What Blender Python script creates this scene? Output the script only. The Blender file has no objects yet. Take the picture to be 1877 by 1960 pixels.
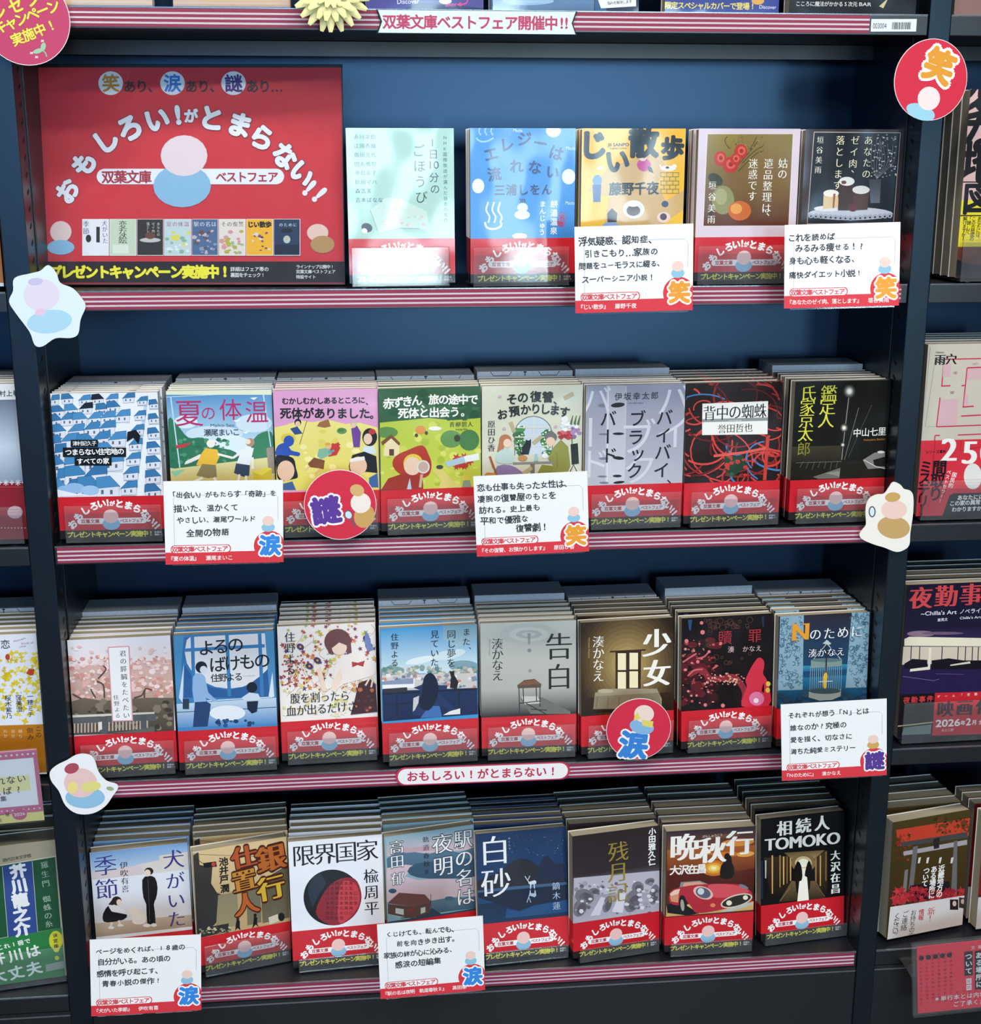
import bpy, math, random
import numpy as np
from mathutils import Vector, Matrix
from mathutils.geometry import tessellate_polygon

SC = bpy.context.scene
COL = SC.collection
R = random.Random(7)

# ------------------------------------------------------------------ camera
# metres; x right, y into the shelf, z up; y = 0 is the front edge of the shelves
F_PX = 2600.0
CAM_POS = Vector((-0.1227, -1.3547, 0.2831))
CAM_R = Vector((0.995417, -0.095628, 0.0))
CAM_U = Vector((0.024087, 0.250770, 0.967747))
CAM_F = Vector((0.092545, 0.963312, -0.251925))
cam_data = bpy.data.cameras.new('camera')
cam = bpy.data.objects.new('camera', cam_data)
COL.objects.link(cam)
cam.matrix_world = Matrix((
    (CAM_R.x, CAM_U.x, -CAM_F.x, CAM_POS.x),
    (CAM_R.y, CAM_U.y, -CAM_F.y, CAM_POS.y),
    (CAM_R.z, CAM_U.z, -CAM_F.z, CAM_POS.z),
    (0, 0, 0, 1)))
cam_data.sensor_fit = 'VERTICAL'
cam_data.sensor_height = 24.0
cam_data.lens = F_PX / 1960 * 24.0
cam_data.clip_start = 0.05
SC.camera = cam

# ------------------------------------------------------------------ light
SC.view_settings.view_transform = 'Standard'
SC.view_settings.look = 'None'
SC.view_settings.gamma = 1.0
SC.view_settings.use_curve_mapping = False
SC.view_settings.exposure = 0.0

world = bpy.data.worlds.new('shop_air')
SC.world = world
world.use_nodes = True
wb = world.node_tree.nodes['Background']
wb.inputs['Color'].default_value = (0.28, 0.29, 0.31, 1)   # the dim shop all around
wb.inputs['Strength'].default_value = 0.04

def area_light(name, loc, target, sx, sy, power, col):
    d = bpy.data.lights.new(name, 'AREA')
    d.shape = 'RECTANGLE'
    d.size, d.size_y = sx, sy
    d.energy = power
    d.color = col
    o = bpy.data.objects.new(name, d)
    COL.objects.link(o)
    o.location = loc
    o.rotation_euler = (Vector(target) - Vector(loc)).to_track_quat('-Z', 'Y').to_euler()
    return o
# daylight through the shop window behind the photographer, and brighter panes added for the glare on covers
area_light('shop_window_daylight', (-0.25, -5.2, 0.53), (-0.25, 0, 0.53), 4.3, 1.0, 52, (0.22, 0.52, 1.0))
area_light('glare_pane_light', (0.42, -5.1, 0.32), (0.42, 0, 0.32), 0.42, 1.3, 42, (0.70, 0.93, 1.0))
area_light('glare_pane_light', (1.42, -5.1, 0.40), (1.42, 0, 0.40), 0.42, 1.3, 34, (0.70, 0.93, 1.0))  # second pane, added so the blue and yellow covers catch glare
# ceiling light panels over the aisle
area_light('ceiling_panel_light', (-0.75, -1.4, 1.9), (-0.75, -1.4, 0), 1.3, 0.3, 36, (1.0, 0.95, 0.88))
area_light('ceiling_panel_light', (0.75, -1.4, 1.9), (0.75, -1.4, 0), 1.3, 0.3, 36, (1.0, 0.93, 0.84))
area_light('ceiling_panel_light', (0.0, -2.7, 1.9), (0.0, -2.7, 0), 3.0, 0.3, 68, (1.0, 0.95, 0.88))

# ------------------------------------------------------------------ materials
def lin(h):
    h = h.lstrip('#')
    c = [int(h[i:i + 2], 16) / 255 for i in (0, 2, 4)]
    return tuple((x / 12.92 if x <= 0.04045 else ((x + 0.055) / 1.055) ** 2.4) for x in c)

def new_mat(name):
    m = bpy.data.materials.new(name)
    m.use_nodes = True
    return m, m.node_tree.nodes, m.node_tree.links, m.node_tree.nodes['Principled BSDF']

def noise_bump(n, l, b, scale, strength, dist=0.001, detail=2.0):
    tc = n.new('ShaderNodeTexCoord')
    t = n.new('ShaderNodeTexNoise')
    t.inputs['Scale'].default_value = scale
    t.inputs['Detail'].default_value = detail
    u = n.new('ShaderNodeBump')
    u.inputs['Strength'].default_value = strength
    u.inputs['Distance'].default_value = dist
    l.new(tc.outputs['Object'], t.inputs['Vector'])
    l.new(t.outputs['Fac'], u.inputs['Height'])
    l.new(u.outputs['Normal'], b.inputs['Normal'])
    l.new(u.outputs['Normal'], b.inputs['Coat Normal'])
    return t

def mat_print(name, rough, bump=0.0, bscale=30.0, coat=0.0, spec=0.5):
    m, n, l, b = new_mat(name)
    a = n.new('ShaderNodeVertexColor')
    a.layer_name = 'ink'
    l.new(a.outputs['Color'], b.inputs['Base Color'])
    b.inputs['Roughness'].default_value = rough
    b.inputs['Coat Weight'].default_value = coat
    b.inputs['Coat Roughness'].default_value = 0.08
    b.inputs['Specular IOR Level'].default_value = spec
    if bump:
        t = noise_bump(n, l, b, bscale, bump, 0.006)
        g = n.new('ShaderNodeNewGeometry')           # every copy warps in its own way
        l.new(g.outputs['Position'], t.inputs['Vector'])
        t.inputs['Detail'].default_value = 0.6
    return m

def mat_paint(name, col, rough, bump=0.15, bscale=900, spec=0.5, metal=0.0, tint=None, ior=1.5):
    m, n, l, b = new_mat(name)
    b.inputs['IOR'].default_value = ior
    if tint:
        b.inputs['Specular Tint'].default_value = tint + (1,)
    b.inputs['Roughness'].default_value = rough
    b.inputs['Specular IOR Level'].default_value = spec
    b.inputs['Metallic'].default_value = metal
    t = noise_bump(n, l, b, bscale, bump, 0.0003, 3.0)
    r = n.new('ShaderNodeValToRGB')
    c = lin(col)
    r.color_ramp.elements[0].color = tuple(x * 0.8 for x in c) + (1,)
    r.color_ramp.elements[1].color = tuple(min(1, x * 1.2) for x in c) + (1,)
    l.new(t.outputs['Fac'], r.inputs['Fac'])
    l.new(r.outputs['Color'], b.inputs['Base Color'])
    return m

def mat_acrylic(name, haze=0.035, tint=(0.9, 0.93, 0.97)):
    m, n, l, b = new_mat(name)
    out = n['Material Output']
    n.remove(b)
    tr = n.new('ShaderNodeBsdfTransparent')
    df = n.new('ShaderNodeBsdfDiffuse')
    df.inputs['Color'].default_value = tint + (1,)
    gl = n.new('ShaderNodeBsdfGlossy')
    gl.inputs['Roughness'].default_value = 0.06
    fr = n.new('ShaderNodeFresnel')
    fr.inputs['IOR'].default_value = 1.38
    m1 = n.new('ShaderNodeMixShader')
    m2 = n.new('ShaderNodeMixShader')
    # a noisy share of white diffuse makes the plastic a little milky
    tc = n.new('ShaderNodeTexCoord')
    nz = n.new('ShaderNodeTexNoise')
    nz.inputs['Scale'].default_value = 60
    mp = n.new('ShaderNodeMapRange')
    mp.inputs['To Min'].default_value = haze * 0.6
    mp.inputs['To Max'].default_value = haze * 1.4
    l.new(tc.outputs['Object'], nz.inputs['Vector'])
    l.new(nz.outputs['Fac'], mp.inputs['Value'])
    l.new(mp.outputs['Result'], m1.inputs['Fac'])
    l.new(tr.outputs[0], m1.inputs[1])
    l.new(df.outputs[0], m1.inputs[2])
    l.new(fr.outputs[0], m2.inputs['Fac'])
    l.new(m1.outputs[0], m2.inputs[1])
    l.new(gl.outputs[0], m2.inputs[2])
    l.new(m2.outputs[0], out.inputs['Surface'])
    return m

def mat_pages(name):
    m, n, l, b = new_mat(name)
    tc = n.new('ShaderNodeTexCoord')
    mp = n.new('ShaderNodeMapping')
    mp.inputs['Scale'].default_value = (6, 2600, 6)      # sheet after sheet through the thickness
    t = n.new('ShaderNodeTexNoise')
    t.inputs['Scale'].default_value = 1.0
    r = n.new('ShaderNodeValToRGB')
    r.color_ramp.elements[0].color = (0.30, 0.26, 0.18, 1)
    r.color_ramp.elements[1].color = (0.56, 0.51, 0.39, 1)
    l.new(tc.outputs['Object'], mp.inputs['Vector'])
    l.new(mp.outputs['Vector'], t.inputs['Vector'])
    l.new(t.outputs['Fac'], r.inputs['Fac'])
    l.new(r.outputs['Color'], b.inputs['Base Color'])
    b.inputs['Roughness'].default_value = 0.85
    return m

M = {
    'gloss': mat_print('glossy_cover_print', 0.30, 0.55, 17, 0.45, 0.3),
    'ink': mat_print('lettering_ink', 0.30, 0.55, 17, 0.45, 0.3),
    'matte': mat_print('matte_card_print', 0.6, 0.02, 200),
    'sleeve': mat_print('poster_under_clear_sleeve', 0.35, 0.08, 9, spec=0.25),
    'pages': mat_pages('page_edges'),
    'acrylic': mat_acrylic('clear_acrylic'),
    'sleeve_clear': mat_acrylic('thin_clear_sleeve', 0.02),
    'black': mat_paint('black_steel', '#141821', 0.38, spec=0.6),
    'panel': mat_paint('dark_navy_back_panel', '#081226', 0.34, 0.06, 500, spec=0.9, tint=(0.36, 0.62, 1.0), ior=1.5),
    'post': mat_paint('charcoal_steel_post', '#111319', 0.32, 0.06, spec=0.85, tint=(0.55, 0.8, 1.0)),
    'lip': mat_paint('charcoal_shelf_lip', '#15171c', 0.34, 0.06, spec=0.9),
    'trim': mat_paint('bare_metal_edge', '#9aa0a8', 0.25, metal=0.8),
    'slot': mat_paint('slot_shadow_black', '#040405', 0.8),
    'box': mat_paint('pale_grey_card_box', '#b9c0cc', 0.55, 0.2, 300),
    'seam': mat_paint('box_seam_dark', '#20242c', 0.8),
    'floor': mat_paint('brown_vinyl_floor', '#33291f', 0.5, 0.2, 40),
    'petal': mat_paint('pale_yellow_cloth_petal', '#f4e7a4', 0.7, 0.3, 150),
    'heart': mat_paint('flower_heart_ochre', '#c99a3a', 0.8, 0.6, 300),
    'gel': mat_acrylic('clear_rubber_foot', 0.3),
}

# ------------------------------------------------------------------ mesh helpers
def link(o, parent=None):
    COL.objects.link(o)
    if parent is not None:
        o.parent = parent
    return o

def tag(o, label=None, cat=None, group=None, kind=None):
    if label: o['label'] = label
    if cat: o['category'] = cat
    if group: o['group'] = group
    if kind: o['kind'] = kind
    return o

def empty(name, mat, label, cat, group=None):
    o = bpy.data.objects.new(name, None)
    o.empty_display_size = 0.02
    COL.objects.link(o)
    o.matrix_world = mat
    return tag(o, label, cat, group)

BOXF = [(0, 1, 3, 2), (4, 6, 7, 5), (0, 4, 5, 1), (2, 3, 7, 6), (0, 2, 6, 4), (1, 5, 7, 3)]
def box_vf(x0, x1, y0, y1, z0, z1):
    return [(x, y, z) for x in (x0, x1) for y in (y0, y1) for z in (z0, z1)], BOXF

def boxes_mesh(name, boxes):
    V, Fc = [], []
    for b in boxes:
        v, f = box_vf(*b)
        k = len(V)
        V += v
        Fc += [tuple(i + k for i in q) for q in f]
    me = bpy.data.meshes.new(name)
    me.from_pydata(V, [], Fc)
    return me

def part(name, me, mat, parent=None):
    if mat is not None and len(me.materials) == 0:
        me.materials.append(mat)
    return link(bpy.data.objects.new(name, me), parent)

def bevel(o, w=0.0008, seg=2):
    m = o.modifiers.new('bevel', 'BEVEL')
    m.width = w
    m.segments = seg
    m.limit_method = 'ANGLE'
    return o

def frame(x, y, z, yaw=0.0, lean=0.0, roll=0.0):
    ux = Vector((math.cos(yaw), math.sin(yaw), 0))
    n = Vector((-math.sin(yaw), math.cos(yaw), 0))
    uz = Vector((0, 0, 1)) * math.cos(lean) + n * math.sin(lean)
    a = ux * math.cos(roll) + uz * math.sin(roll)
    b = -ux * math.sin(roll) + uz * math.cos(roll)
    d = b.cross(a)
    return Matrix(((a.x, d.x, b.x, x), (a.y, d.y, b.y, y), (a.z, d.z, b.z, z), (0, 0, 0, 1)))

# ------------------------------------------------------------------ lettering
_gl = {}
def glyph(ch, thin=0.0):
    k = (ch, thin)
    if k not in _gl:
        c = bpy.data.curves.new('g', 'FONT')
        c.body = ch
        c.resolution_u = 4
        c.offset = thin
        o = bpy.data.objects.new('g', c)
        me = bpy.data.meshes.new_from_object(o)
        v = np.array([p.co[:2] for p in me.vertices], float).reshape(-1, 2)
        me.calc_loop_triangles()
        t = np.array([tuple(p.vertices) for p in me.loop_triangles], int).reshape(-1, 3)
        bpy.data.objects.remove(o)
        bpy.data.curves.remove(c)
        bpy.data.meshes.remove(me)
        _gl[k] = (v, t)
    return _gl[k]

def ring(n, r):
    return [(math.cos(i * 2 * math.pi / n) * r, math.sin(i * 2 * math.pi / n) * r) for i in range(n)]
STAMP = {'n': [(0, 0)], 's': ring(4, .012), 'k': ring(6, .022), 'b': [(0, 0)] + ring(8, .03), 'h': [(0, 0)] + ring(10, .055),
         'm': [(-.018, 0), (0, 0), (.018, 0)], 'M': [(-.045, 0), (-.022, 0), (0, 0), (.022, 0), (.045, 0)]}
THIN = {'m': -.011, 'M': -.004}

class Print:
    """Flat print on the front of a sheet: shapes are given where they are read off in the
    photograph's crop and carried onto the sheet's own plane (u right, v up, metres)."""
    def __init__(s, fr, w, h, zoom=(0, 0, 1), step=5e-6, start=2e-5):
        s.fr, s.w, s.h, s.zoom = fr, w, h, zoom
        s.inv = fr.inverted()
        s.V, s.T, s.C = [], [], []
        s.n = 0
        s.step, s.off = step, start
        s.local = False
        s.marks = []                     # where each run of lettering begins
    def uv(s, x, y):
        if s.local:                      # millimetres from the sheet's top left corner
            return (x / 1000 - s.w / 2, s.h - y / 1000)
        px, py = x / s.zoom[2] + s.zoom[0], y / s.zoom[2] + s.zoom[1]
        d = CAM_R * ((px - 938.5) / F_PX) - CAM_U * ((py - 980.0) / F_PX) + CAM_F
        o = s.inv @ CAM_POS
        e = s.inv.to_3x3() @ d
        t = -o.y / e.y
        return (o.x + e.x * t, o.z + e.z * t)
    def k(s, x, y):
        a, b = s.uv(x, y), s.uv(x + 20, y)
        return math.hypot(a[0] - b[0], a[1] - b[1]) / 20
    def clip(s, u, v):
        return (min(max(u, -s.w / 2), s.w / 2), min(max(v, 0.0), s.h))
    def add(s, uv, tris, cols):
        uv = np.asarray(uv, float)
        uv = np.stack([np.clip(uv[:, 0], -s.w / 2, s.w / 2), np.clip(uv[:, 1], 0, s.h)], 1)
        v = np.stack([uv[:, 0], np.full(len(uv), -s.off), uv[:, 1]], 1)
        s.V.append(v)
        s.T.append(np.asarray(tris, int).reshape(-1, 3) + s.n)
        cols = np.asarray(cols, float)
        if cols.ndim == 1:
            cols = np.tile(cols, (len(uv), 1))
        s.C.append(cols)
        s.n += len(uv)
    def layer(s):
        s.off += s.step
    def solid(s, boxes, col):
        for b in boxes:
            v, f = box_vf(*b)
            s.V.append(np.array(v))
            s.T.append(np.array([t for q in f for t in ((q[0], q[1], q[2]), (q[0], q[2], q[3]))]) + s.n)
            s.C.append(np.tile(np.array(lin(col)), (8, 1)))
            s.n += 8
    def polyuv(s, col, q, col2=None):
        t = tessellate_polygon([[Vector((a, b, 0)) for a, b in q]])
        c = np.array(lin(col))
        if col2:
            c2 = np.array(lin(col2))
            vs = [b for a, b in q]
            lo, hi = min(vs), max(vs)
            cc = [c2 + (c - c2) * ((b - lo) / (hi - lo + 1e-9)) for a, b in q]
        else:
            cc = c
        s.layer()
        s.add(q, t, cc)
    def poly(s, col, pts, col2=None, smooth=0):
        q = [s.clip(*s.uv(x, y)) for x, y in pts]
        if smooth:
            q = catmull(q, smooth)
        s.polyuv(col, q, col2)
    def rect(s, col, x0, y0, x1, y1, col2=None):
        s.poly(col, [(x0, y0), (x1, y0), (x1, y1), (x0, y1)], col2)
    def fill(s, col, col2=None, v0=0.0, v1=1.0):
        w, h = s.w / 2, s.h
        s.polyuv(col, [(-w, h * v1), (w, h * v1), (w, h * v0), (-w, h * v0)], col2)
    def ell(s, col, cx, cy, rx, ry, rot=0.0, n=20):
        c, sn = math.cos(rot), math.sin(rot)
        s.poly(col, [(cx + rx * math.cos(a) * c - ry * math.sin(a) * sn, cy + rx * math.cos(a) * sn + ry * math.sin(a) * c)
                     for a in [i * 2 * math.pi / n for i in range(n)]])
    def line(s, col, wd, pts, closed=False):
        q = [s.uv(x, y) for x, y in pts]
        if closed:
            q.append(q[0])
        k = s.k(*pts[0]) * wd / 2
        V, T = [], []
        for i, (a, b) in enumerate(q):
            p = q[max(i - 1, 0)]
            r = q[min(i + 1, len(q) - 1)]
            dx, dy = r[0] - p[0], r[1] - p[1]
            L = math.hypot(dx, dy) or 1
            V += [(a - dy / L * k, b + dx / L * k), (a + dy / L * k, b - dx / L * k)]
            if i:
                j = 2 * i
                T += [(j - 2, j - 1, j + 1), (j - 2, j + 1, j)]
        s.layer()
        s.add(V, T, lin(col))
    def curve(s, col, wd, pts, n=6):
        s.line(col, wd, catmull(pts, n, False))
    def scatter(s, cols, cnt, x0, y0, x1, y1, r0, r1, seed=1, sides=5, lobes=0):
        rr = random.Random(seed)
        for _ in range(cnt):
            x, y, r, a0 = rr.uniform(x0, x1), rr.uniform(y0, y1), rr.uniform(r0, r1), rr.uniform(0, 6)
            if lobes:
                n = lobes * 2
                pts = [(x + math.cos(a0 + i * 2 * math.pi / n) * r * (1 if i % 2 else .45), y + math.sin(a0 + i * 2 * math.pi / n) * r * (1 if i % 2 else .45)) for i in range(n)]
            else:
                e = rr.uniform(.5, 1)
                pts = [(x + math.cos(a0 + i * 2 * math.pi / sides) * r, y + math.sin(a0 + i * 2 * math.pi / sides) * r * e) for i in range(sides)]
            s.poly(rr.choice(cols), pts)
    def stamp(s, col, ch, u, v, size, st, sx, rot, thin, offs):
        g, t = glyph(ch, thin)
        if not len(g):
            return
        if len(ch) == 1 and ord(ch) > 0x2fff or ch in '…！':
            c0 = (.5, .38)
        else:
            c0 = ((g[:, 0].min() + g[:, 0].max()) / 2, .345)
        q = (g - c0) * (size * sx, size)
        c, sn = math.cos(rot), math.sin(rot)
        o0 = s.off
        for i, (ox, oy) in enumerate(offs):
            p = q + (ox * size, oy * size)
            s.off = o0 + i * 1.2e-6          # each pass of ink a hair above the last
            s.add(np.stack([u + p[:, 0] * c - p[:, 1] * sn, v + p[:, 0] * sn + p[:, 1] * c], 1), t, lin(col))
        s.off = o0
    def text(s, col, txt, x1, y1, x2=None, y2=None, size=20, st='n', sx=1.0, rot=0.0, oc=None, ow=.06, jit=0.0):
        s.marks.append(len(s.V))
        if x2 is None:
            x2, y2 = x1, y1
        a, b = s.uv(x1, y1), s.uv(x2, y2)
        z = size * s.k(x1, y1)
        vert = abs(y2 - y1) > abs(x2 - x1) and len(txt) > 1
        thin = THIN.get(st, 0.0)
        n = len(txt)
        rr = random.Random(len(txt) * 7 + ord(txt[0]))
        P = []
        for i, ch in enumerate(txt):
            f = i / (n - 1) if n > 1 else 0
            u, v = a[0] + (b[0] - a[0]) * f, a[1] + (b[1] - a[1]) * f
            r = rot
            if vert and ch in 'ー…〜～':
                r = rot - math.pi / 2
            if vert and ch in '、。':
                u, v = u + z * .55, v + z * .55
            sc = 1.0
            if jit:
                r += rr.uniform(-jit, jit)
                sc = 1 + rr.uniform(-1.4, 1) * jit
                v += rr.uniform(-.3, .3) * jit * z
            if ch not in ' 　':
                P.append((ch, u, v, z * sc, r))
        if oc:
            s.layer()
            base = max([math.hypot(*o) for o in STAMP[st]])
            for ch, u, v, zz, r in P:
                s.stamp(oc, ch, u, v, zz, st, sx, r, 0.0, ring(12, base + ow))
            s.off += 12 * 1.2e-6
        s.layer()
        for ch, u, v, zz, r in P:
            s.stamp(col, ch, u, v, zz, st, sx, r, thin, STAMP[st])
        s.off += len(STAMP[st]) * 1.2e-6
    def word(s, col, txt, x1, y1, x2, y2, size, st='n', rot=None):
        """a run of roman letters fitted between two points at its mid height"""
        s.marks.append(len(s.V))
        a, b = s.uv(x1, y1), s.uv(x2, y2)
        g, t = glyph(txt, 0.0)
        L = math.hypot(b[0] - a[0], b[1] - a[1])
        w0 = g[:, 0].max() - g[:, 0].min()
        z = size * s.k(x1, y1)
        r = math.atan2(b[1] - a[1], b[0] - a[0])
        c, sn = math.cos(r), math.sin(r)
        q = (g - (g[:, 0].min(), .345)) * (L / w0, z)
        s.layer()
        for ox, oy in STAMP[st]:
            p = q + (ox * z, oy * z)
            s.off += 1.2e-6
            s.add(np.stack([a[0] + p[:, 0] * c - p[:, 1] * sn, a[1] + p[:, 0] * sn + p[:, 1] * c], 1), t, lin(col))
    def mesh(s, name, i0=0, i1=None):
        V = np.concatenate(s.V[i0:i1])
        T = np.concatenate(s.T[i0:i1]) - sum(len(v) for v in s.V[:i0])
        C = np.concatenate(s.C[i0:i1])
        me = bpy.data.meshes.new(name)
        # every printed face looks outwards
        a, b, c = V[T[:, 0]], V[T[:, 1]], V[T[:, 2]]
        nrm = np.cross(b - a, c - a)
        flat = (np.abs(a[:, 1] - b[:, 1]) + np.abs(a[:, 1] - c[:, 1])) < 1e-9
        flip = flat & (nrm[:, 1] > 0) & (a[:, 1] < 0)
        T[flip] = T[flip][:, ::-1]
        good = np.linalg.norm(nrm, axis=1) > 1e-14
        T = T[good]
        me.vertices.add(len(V))
        me.vertices.foreach_set('co', V.ravel())
        me.loops.add(len(T) * 3)
        me.loops.foreach_set('vertex_index', T.ravel())
        me.polygons.add(len(T))
        me.polygons.foreach_set('loop_start', np.arange(len(T)) * 3)
        at = me.color_attributes.new('ink', 'FLOAT_COLOR', 'POINT')
        at.data.foreach_set('color', np.concatenate([C, np.ones((len(C), 1))], 1).ravel())
        me.update(calc_edges=True)
        me.validate()
        me.shade_flat()
        return me

def catmull(q, n=4, closed=True):
    out = []
    L = len(q)
    rng = range(L) if closed else range(L - 1)
    for i in rng:
        g = (lambda j: q[j % L]) if closed else (lambda j: q[min(max(j, 0), L - 1)])
        p0, p1, p2, p3 = g(i - 1), g(i), g(i + 1), g(i + 2)
        for k in range(n):
            t = k / n
            out.append(tuple(.5 * (2 * p1[d] + (p2[d] - p0[d]) * t + (2 * p0[d] - 5 * p1[d] + 4 * p2[d] - p3[d]) * t * t
                             + (3 * p1[d] - p0[d] - 3 * p2[d] + p3[d]) * t ** 3) for d in (0, 1)))
    if not closed:
        out.append(tuple(q[-1]))
    return out

# ------------------------------------------------------------------ the room and the bookcases
FLOOR = -1.03
SHELF = {0: 0.4175, 1: 0.1582, 2: -0.0964, 3: -0.3564, 4: -0.6098}
o = part('floor', boxes_mesh('floor', [(-4, 4, -6, 1.0, FLOOR - .02, FLOOR)]), M['floor'])
tag(o, kind='structure')
o = part('wall_back', boxes_mesh('wall_back', [(-4, 4, .25, .3, FLOOR, 1.8)]), M['post'])
tag(o, kind='structure')
DEPTH = 0.19

def bookcase(x0, x1, label, posts, seam=None):
    cx = (x0 + x1) / 2
    t = empty('bookcase', Matrix.Translation((cx, 0, FLOOR)), label, 'bookcase')
    a, b = x0 - cx, x1 - cx
    def P(name, bx, mat, bev=0.0):
        o = part(name, boxes_mesh(name, [(p[0], p[1], p[2], p[3], p[4] - FLOOR, p[5] - FLOOR) for p in bx]), M[mat], t)
        return bevel(o, bev) if bev else o
    if seam is None:
        P('back_panel', [(a, b, DEPTH, DEPTH + .012, FLOOR, .9)], 'panel')
    else:
        P('back_panel', [(a, b, DEPTH, DEPTH + .012, seam + .004, .9)], 'panel')
        P('back_panel', [(a, b, DEPTH, DEPTH + .012, FLOOR, seam - .004)], 'panel')
    for k, z in SHELF.items():
        P('shelf', [(a, b, .0005, DEPTH, z - .017, z - .001)], 'black')
        P('shelf_lip', [(a + .0005, b - .0005, -.003, .0005, z - .0185, z)], 'lip', .0006)
        P('edge_trim', [(a + .001, b - .001, -.0031, -.0012, z + .0001, z + .0009)], 'trim')
        if k == 0:
            P('light_trough', [(a, b, .135, .15, z - .032, z - .0175), (a, b, .15, .152, z - .027, z - .0175)], 'black')
    P('plinth', [(a, b, -.002, .0005, FLOOR, SHELF[4] - .0195)], 'lip')
    P('plinth_edge', [(a, b, -.0026, -.0018, SHELF[4] - .0255, SHELF[4] - .0243)], 'trim')
    P('side_panel', [(a, a + .0012, .03, DEPTH, FLOOR, .9)], 'black')
    P('side_panel', [(b - .0012, b, .03, DEPTH, FLOOR, .9)], 'black')
    for p0, p1 in posts:
        o = P('upright_post', [(p0 - cx, p1 - cx, -.005, .03, FLOOR, .9)], 'post', .001)
        sm = boxes_mesh('slot', [(-.0002, .0002, -.0035, .0035, -.0016, .0016)])
        sm.materials.append(M['slot'])
        for side, xs in ((1, p1), (-1, p0)):
            if abs(xs) > .45:
                continue
            for i in range(64):
                z = .38 - i * .016
                sl = link(bpy.data.objects.new('slot', sm), o)
                sl.location = (xs - cx + side * .0001, .016, z - FLOOR)
                sl.rotation_euler = (.5, 0, 0)
    return t
bookcase(-.435, .435, 'wide dark bookcase in the middle carrying the fair display, with its two posts', [(-.459, -.4352), (.4352, .457)])
bookcase(-1.3, -.4592, 'dark bookcase cut off by the left edge of the picture', [], seam=.035)
bookcase(.4572, 1.3, 'dark bookcase cut off by the right edge of the picture', [])

# ------------------------------------------------------------------ the paper band every fair book wears
BW, BH, BAND = 0.105, 0.149, 0.0435
def arch(s, cx, cy, k, col='#f4f4f4', st='h', size=9.3, oc=None):
    """the slogan on its arch, centre cx, cy in the sheet's own millimetres, scale k"""
    G = [('お', -40.5, 27.5, 1), ('も', -34.0, 19.0, 1), ('し', -26.5, 12.6, 1), ('ろ', -17.2, 8.0, 1), ('い', -9.4, 5.6, 1),
         ('!', -3.0, 4.6, 1), ('が', 1.6, 5.6, .62), ('と', 9.0, 5.9, 1), ('ま', 18.2, 8.0, 1), ('ら', 27.0, 11.6, 1),
         ('な', 34.6, 17.0, 1), ('い', 40.3, 23.6, 1), ('!', 44.2, 28.6, 1), ('!', 46.8, 31.4, 1)]
    for ch, x, y, z in G:
        a = -x / 47 * (0.86 if abs(x) > 20 else .62)
        s.text(col, ch, cx + x * k, cy + y * k, size=size * z * k, st=st, rot=a, oc=oc, ow=.03)

def band_mesh(t):
    b = Print(Matrix(), BW, BAND, step=4e-6)
    b.local = True
    w = BW / 2
    b.solid([(-w - .0002, w + .0002, -.0002, -.00005, .0086, BAND), (w + .00005, w + .0002, -.0002, t + .0002, .0086, BAND),
             (-w - .0002, -w - .00005, -.0002, t * .9, .0086, BAND)], '#c81f2b')
    b.solid([(-w - .0002, w + .0002, -.0002, -.00005, 0, .0086), (w + .00005, w + .0002, -.0002, t + .0002, 0, .0086),
             (-w - .0002, -w - .00005, -.0002, t * .9, 0, .0086)], '#241c1f')
    return b.mesh('paper_band')

def band_print():
    b = Print(Matrix(), BW, BAND, step=6e-6, start=2.3e-4)
    b.local = True
    arch(b, 52, 1.9, .97)
    pill = [(20.5 + 3 * math.cos(a), 25.5 + 3 * math.sin(a)) for a in [math.pi / 2 + i * math.pi / 8 for i in range(9)]] + \
           [(84 + 3 * math.cos(a), 25.5 + 3 * math.sin(a)) for a in [-math.pi / 2 + i * math.pi / 8 for i in range(9)]]
    b.poly('#f2f0f0', pill)
    b.text('#b8283a', '双葉文庫', 23.5, 25.5, 37.6, 25.5, size=4.7, st='b')
    b.text('#b8283a', 'ベストフェア', 62.5, 25.5, 82.0, 25.5, size=4.3, st='b')
    # plain colour fields where the printed character sits
    b.ell('#8db9d6', 51.5, 28.5, 8.8, 6.4)
    b.ell('#efc3bf', 51.5, 20.6, 7.6, 7.2)
    b.text('#e8e04a', 'プレゼントキャンペーン実施中!', 9.5, 39.2, 90.5, 39.2, size=6.6, st='b')
    b.text('#e8e8e8', '詳細は', 95.2, 38.0, 100.2, 38.0, size=2.3, st='s')
    b.text('#e8e8e8', '裏面へ!', 95.2, 40.6, 101.6, 40.6, size=2.3, st='s')
    return b.mesh('band_lettering')
BAND_PRINT = band_print()
_bm = {}

def page_mesh(w, h, t):
    return boxes_mesh('page_block', [(-w / 2 + .0009, w / 2 - .0006, .0004, t - .0004, .0006, h - .0009)])

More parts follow.
